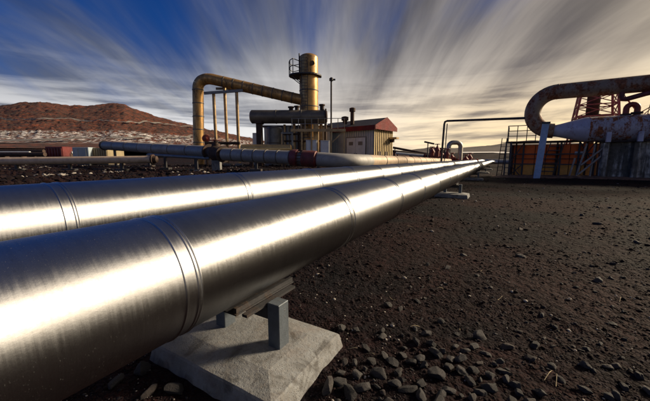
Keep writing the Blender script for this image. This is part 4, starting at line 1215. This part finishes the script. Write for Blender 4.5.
# lattice derrick behind
t = thing('lattice_derrick', 'faded red steel lattice frame with a dark stack behind the U bend', 'derrick', W(2.4, 4.0, 0))
def leg(f, k): return (1.25 + (k % 2) * 2.6 + (0.30 if k % 2 == 0 else -0.30) * 0 * f, 3.2 + (k // 2) * 2.2, 0)
def dp(k, z):
    f = z / 7.0; cx_, cy_ = 2.6, 4.3; sx = (1.6 - 0.75 * f) * (1 if k % 2 else -1); sy = (1.2 - 0.5 * f) * (1 if k // 2 else -1)
    return (cx_ + sx, cy_ + sy, z)
for k in range(4): MB(TR).bar(dp(k, -0.1), dp(k, 6.15), 0.13).build('leg', derrick_m, t)
lev = [2.6, 3.5, 4.3, 5.1, 5.9]
for z in lev:
    for a_, b_ in ((0, 1), (2, 3), (0, 2), (1, 3)): MB(TR).bar(dp(a_, z), dp(b_, z), 0.07).build('girt', derrick_m, t)
for z, z2 in zip(lev, lev[1:]):
    for a_, b_ in ((0, 1), (2, 3), (0, 2), (1, 3)):
        MB(TR).bar(dp(a_, z), dp(b_, z2), 0.055).build('brace', derrick_m, t)
        MB(TR).bar(dp(b_, z), dp(a_, z2), 0.055).build('brace', derrick_m, t)
MB(TR).box((1.75, 3.6, 4.30), (3.45, 5.0, 4.40)).build('deck', rust_dark, t)
MB(TR).tube([(2.45, 4.3, 0), (2.45, 4.3, 4.0), (2.45, 4.3, 4.6), (2.45, 4.3, 6.1)], [0.3, 0.3, 0.38, 0.38], 24).build('stack', rust_dark, t, True)
MB(TR).bar(dp(1, 6.0), (5.9, 4.3, 2.9), 0.07).build('stay', derrick_m, t)
MB(TR).bar((3.3, 4.3, 3.2), (6.0, 4.3, 5.2), 0.06).build('stay', derrick_m, t)
MB(TR).bar((4.0, 4.3, 2.9), (5.4, 4.3, 4.6), 0.05).build('stay', derrick_m, t)

# ------------------------------------------------------------------ rocks
def rockmesh(name, seed, sub=3, flat=0.7):
    bm = bmesh.new(); bmesh.ops.create_icosphere(bm, subdivisions=sub, radius=1.0)
    r = random.Random(seed); off = Vector((r.uniform(0, 50), r.uniform(0, 50), r.uniform(0, 50)))
    planes = [(Vector((r.gauss(0, 1), r.gauss(0, 1), r.gauss(0, 1))).normalized(), r.uniform(0.45, 0.85)) for _ in range(13)]
    st_ = (1, r.uniform(0.65, 0.95), r.uniform(0.5, 0.8) * flat / 0.7)
    for v in bm.verts:
        p = v.co.copy()
        for nn, dd in planes:
            q = p.dot(nn)
            if q > dd: p -= nn * (q - dd) * 0.97
        p *= 1 + 0.10 * noise.noise(p * 2.2 + off) + 0.05 * noise.noise(p * 7 + off)
        v.co = Vector((p.x * st_[0], p.y * st_[1], p.z * st_[2]))
    me = bpy.data.meshes.new(name); bm.to_mesh(me); bm.free()
    me.polygons.foreach_set('use_smooth', [True] * len(me.polygons))
    try: me.set_sharp_from_angle(angle=RAD(30))
    except Exception: pass
    me.materials.append(rock_m)
    return me


RM = [rockmesh('rock', 10 + i) for i in range(12)]


def gpt(px, py):
    r = _fw + np.array([1.0, 0, 0]) * (px - 325) / 300 - _up * (py - 200.5) / 300
    k = -H / r[2]; return r[0] * k, r[1] * k, k


placed = []


def rock(x, y, rad, label, group=None, sink=0.25):
    for (a_, b_, c_) in placed:
        if math.hypot(a_ - x, b_ - y) < (rad + c_) * 0.62: return None
    uu = x * NV[0] + y * NV[1]; ss = x * DV[0] + y * DV[1]
    if -2.05 < uu < -0.80 and 0.9 < ss < 1.9 and label != 'x': 
        if -1.99 < uu < -0.86 and 0.96 < ss < 1.82: return None
    placed.append((x, y, rad))
    o = bpy.data.objects.new('rock', rng.choice(RM))
    o.location = (x, y, hgt(x, y) + rad * (0.38 - sink))
    o.rotation_euler = (rng.uniform(-0.3, 0.3), rng.uniform(-0.3, 0.3), rng.uniform(0, 6.28))
    o.scale = (rad * rng.uniform(0.85, 1.25), rad * rng.uniform(0.8, 1.1), rad * rng.uniform(0.65, 1.15))
    C.objects.link(o)
    return tag(o, label, 'rock', group)


# the ones that can be told apart in the picture: (photo x, y, radius in photo pixels, label)
KEY = [(387, 307, 6.5, 'dark rounded rock, left of a touching pair on the open gravel'), (400, 310, 5, 'smaller rock, right of the touching pair on the open gravel'),
       (383, 339, 6.5, 'dark rock alone on the gravel below the touching pair'), (441, 321, 6.5, 'dark angular rock right of the touching pair'),
       (480, 338, 8, 'flat pale grey rock near the centre of the gravel'), (431, 348, 7, 'round grey rock in the middle of the gravel'),
       (416, 345, 6, 'small grey rock just left of the round grey one'), (460, 364, 7, 'flat brown grey rock below the flat pale one'),
       (529, 359, 7, 'dark rock right of the other middle rocks'), (341, 331, 7, 'dark rock beside the right corner of the footing'),
       (356, 333, 5.5, 'small dark rock next to the one beside the footing corner'), (520, 257, 5.5, 'dark rock far out on the gravel, right of centre'),
       (463, 255, 4.5, 'small dark rock far out on the gravel near the pipes'), (598, 282, 6, 'dark rock far out at the right of the gravel'),
       (176, 393, 11, 'round dark boulder at the bottom edge, left of the footing'), (142, 372, 12, 'dark boulder under the pipe, touching the footing'),
       (192, 388, 8, 'brown rock against the near face of the footing'), (118, 383, 10, 'dark rock under the nearest pipe at the bottom edge'), (150, 396, 9, 'dark rock at the bottom edge below the boulder by the footing')]
for px, py, rp_, lb in KEY:
    x, y, k = gpt(px, py); rock(x, y, rp_ / 300 * k, lb, None, 0.18)
def where_(px, py):
    col = 'near the footing' if px < 400 else ('middle' if px < 500 else ('right' if px < 590 else 'far right edge'))
    row = 'along the bottom edge' if py > 365 else ('a little way out' if py > 300 else 'far out')
    return row, col


def rock_label(px, py, big):
    row, col = where_(px, py)
    return ('one of the larger' if big else 'one of the small') + ' rocks on the gravel ' + row + ', ' + col


GRP = 'loose lava rocks strewn over the gravel'
for (px, py, rp_) in [(328, 391, 11), (341, 386, 9), (350, 397, 10), (357, 379, 9), (364, 391, 9), (379, 378, 9), (436, 378, 11), (367, 399, 9), (406, 394, 10), (505, 373, 8), (475, 350, 7), (505, 347, 7), (426, 336, 6), (393, 388, 9), (421, 388, 8), (449, 371, 8),
                      (448, 395, 9), (470, 385, 8), (490, 392, 9), (515, 388, 7), (540, 395, 8), (560, 380, 6), (385, 360, 6), (410, 365, 7), (372, 365, 7), (345, 366, 6), (455, 350, 6), (340, 376, 6), (585, 392, 8), (610, 398, 7), (639, 373, 7), (625, 386, 6), (500, 362, 6), (480, 366, 6), (398, 376, 6), (424, 369, 6)]:
    x, y, k = gpt(px, py); rock(x, y, rp_ / 300 * k, rock_label(px, py, True), GRP, 0.16)
R2 = random.Random(21)
cnt = 0
while cnt < 45:
    px = R2.uniform(318, 520); py = R2.uniform(352, 440); x, y, k = gpt(px, py); rp_ = R2.uniform(4, 9)
    if x * NV[0] + y * NV[1] < -0.75: continue
    if rock(x, y, rp_ / 300 * k, rock_label(px, py, True), GRP, 0.14): cnt += 1
cnt = 0
cnt = 0
while cnt < 180:
    px = R2.uniform(300, 690); py = 200 + 240 * R2.random() ** 0.75
    x, y, k = gpt(px, py)
    if x * NV[0] + y * NV[1] < -0.75: continue
    if py > 345: rp_ = R2.choice([2.5, 3, 3.5, 4.5, 6, 7])
    else: rp_ = R2.choice([1.6, 2, 2.2, 2.6, 3.2, 4.2])
    if rock(x, y, rp_ / 300 * k, rock_label(px, py, rp_ > 3.3), GRP, 0.2): cnt += 1


# pebbles: far too many to count
def pebbles():
    t_ = (1 + 5 ** .5) / 2
    ico = np.array([(-1, t_, 0), (1, t_, 0), (-1, -t_, 0), (1, -t_, 0), (0, -1, t_), (0, 1, t_), (0, -1, -t_), (0, 1, -t_), (t_, 0, -1), (t_, 0, 1), (-t_, 0, -1), (-t_, 0, 1)], float)
    ico /= np.linalg.norm(ico[0])
    tri = np.array([(0, 11, 5), (0, 5, 1), (0, 1, 7), (0, 7, 10), (0, 10, 11), (1, 5, 9), (5, 11, 4), (11, 10, 2), (10, 7, 6), (7, 1, 8), (3, 9, 4), (3, 4, 2), (3, 2, 6), (3, 6, 8), (3, 8, 9), (4, 9, 5), (2, 4, 11), (6, 2, 10), (8, 6, 7), (9, 8, 1)])
    R = np.random.RandomState(5)
    V = []; F = []; T = []; base = 0
    N = 30000; c = 0
    while c < N:
        px = R.uniform(-30, 720); py = 172 + 270 * R.rand() ** 0.8
        x, y, k = gpt(px, py)
        u = x * NV[0] + y * NV[1]; s = x * DV[0] + y * DV[1]
        if y > 30 or u < -2.6: continue
        if -1.99 < u < -0.86 and 0.96 < s < 1.83: continue
        if any(abs(s - q) < 0.45 and -2.0 < u < -0.86 for q in SUP): continue
        if R.rand() > 0.35 + 1.3 * max(0.0, 0.35 + noise.noise(Vector((x * 0.9, y * 0.9, 2.0)))): continue
        pxr = R.choice([0.5, 0.7, 0.9, 1.2, 1.7, 2.6], p=[.28, .30, .22, .12, .06, .02])
        rad = max(0.0035, min(0.05, pxr / 300 * k))
        sc = np.array([1, R.uniform(.6, 1), R.uniform(.4, .8)]) * rad
        a_ = R.uniform(0, 6.28); ca, sa = math.cos(a_), math.sin(a_)
        p = ico * (1 + R.uniform(-.22, .22, (12, 1))) * sc
        q = np.empty_like(p); q[:, 0] = p[:, 0] * ca - p[:, 1] * sa + x; q[:, 1] = p[:, 0] * sa + p[:, 1] * ca + y; q[:, 2] = p[:, 2] + hgt(x, y) - rad * 0.05
        V.append(q); F.append(tri + base); base += 12; T.append(np.full(12, min(1.0, abs(R.normal(0.42, 0.22)) if R.rand() > 0.015 else 1.0))); c += 1
    V = np.concatenate(V); F = np.concatenate(F); T = np.concatenate(T)
    me = bpy.data.meshes.new('pebbles')
    me.vertices.add(len(V)); me.vertices.foreach_set('co', V.astype(np.float32).ravel())
    me.loops.add(len(F) * 3); me.loops.foreach_set('vertex_index', F.astype(np.int32).ravel())
    me.polygons.add(len(F)); me.polygons.foreach_set('loop_start', np.arange(0, len(F) * 3, 3, dtype=np.int32))
    me.update(calc_edges=True); me.validate()
    at_ = me.attributes.new('tint', 'FLOAT', 'POINT'); at_.data.foreach_set('value', T.astype(np.float32))
    me.materials.append(peb_m)
    o = bpy.data.objects.new('pebbles', me); C.objects.link(o)
    o['kind'] = 'stuff'; o['label'] = 'fine dark red and black scoria pebbles covering the ground'; o['category'] = 'gravel'


pebbles()


def rubble():
    """broken lava and old snow crust on the rough ground left of the pipes"""
    R = np.random.RandomState(11)
    bm = bmesh.new(); bmesh.ops.create_icosphere(bm, subdivisions=1, radius=1.0)
    co = np.array([v.co[:] for v in bm.verts]); tri = np.array([[v.index for v in f.verts] for f in bm.faces]); bm.free()
    V = []; F = []; T = []; c = 0; n = len(co)
    while c < 9000:
        y = 6.5 * (30 / 6.5) ** R.rand(); px = R.uniform(-60, 440); x = (px - 325) / 300 * y
        if x * NV[0] + y * NV[1] > -4.2: continue
        rad = R.choice([.03, .05, .08, .13], p=[.4, .35, .2, .05])
        p = co * (1 + R.uniform(-.25, .25, (n, 1))) * np.array([1, R.uniform(.6, 1), R.uniform(.35, .7)]) * rad
        a_ = R.uniform(0, 6.28); ca, sa = math.cos(a_), math.sin(a_)
        q = np.stack([p[:, 0] * ca - p[:, 1] * sa + x, p[:, 0] * sa + p[:, 1] * ca + y, p[:, 2] + hgt(x, y) + rad * 0.1], 1)
        pale = noise.noise(Vector((x * 0.9, y * 0.5, 4))) > 0.34 and R.rand() < 0.6
        V.append(q); F.append(tri + c * n); T.append(np.full(n, 1.0 if pale else R.uniform(0, .55))); c += 1
    V = np.concatenate(V); F = np.concatenate(F); T = np.concatenate(T)
    me = bpy.data.meshes.new('rubble'); me.from_pydata([tuple(v) for v in V], [], [tuple(f) for f in F.tolist()])
    at_ = me.attributes.new('tint', 'FLOAT', 'POINT'); at_.data.foreach_set('value', T.astype(np.float32))
    me.materials.append(peb_m)
    o = bpy.data.objects.new('rubble', me); C.objects.link(o)
    o['kind'] = 'stuff'; o['label'] = 'broken black lava rubble with pale crust left of the pipelines'; o['category'] = 'rubble'


rubble()

# dry straws
ST = [(556, 383, 14, 0.9), (548, 378, 16, 0.6), (415, 330, 9, 0.2), (352, 352, 9, 2.8), (460, 330, 7, 1.2), (392, 300, 6, 2.2), (500, 300, 7, 0.5), (590, 330, 8, 1.9), (440, 290, 6, 0.1), (370, 358, 8, 2.5), (530, 320, 7, 2.9), (480, 272, 6, 0.4), (410, 226, 7, 2.4), (620, 300, 7, 0.7)]
for i, (px, py, L, a_) in enumerate(ST):
    x, y, k = gpt(px, py); l = L / 300 * k; z = hgt(x, y) + 0.012
    pts = [np.array([x + math.cos(a_) * l * f, y + math.sin(a_) * l * f, z + 0.012 * math.sin(3 * f + i)]) for f in np.linspace(-0.6, 0.6, 5)]
    o = MB().tube(pts, [0.0012 * k / 2 + 0.001] * 4 + [0.0006], 5).build('straw', straw_m, None, True, base=(x, y, z))
    tag(o, 'thin pale dry straw lying on the dark gravel', 'straw', 'dry straws on the gravel')
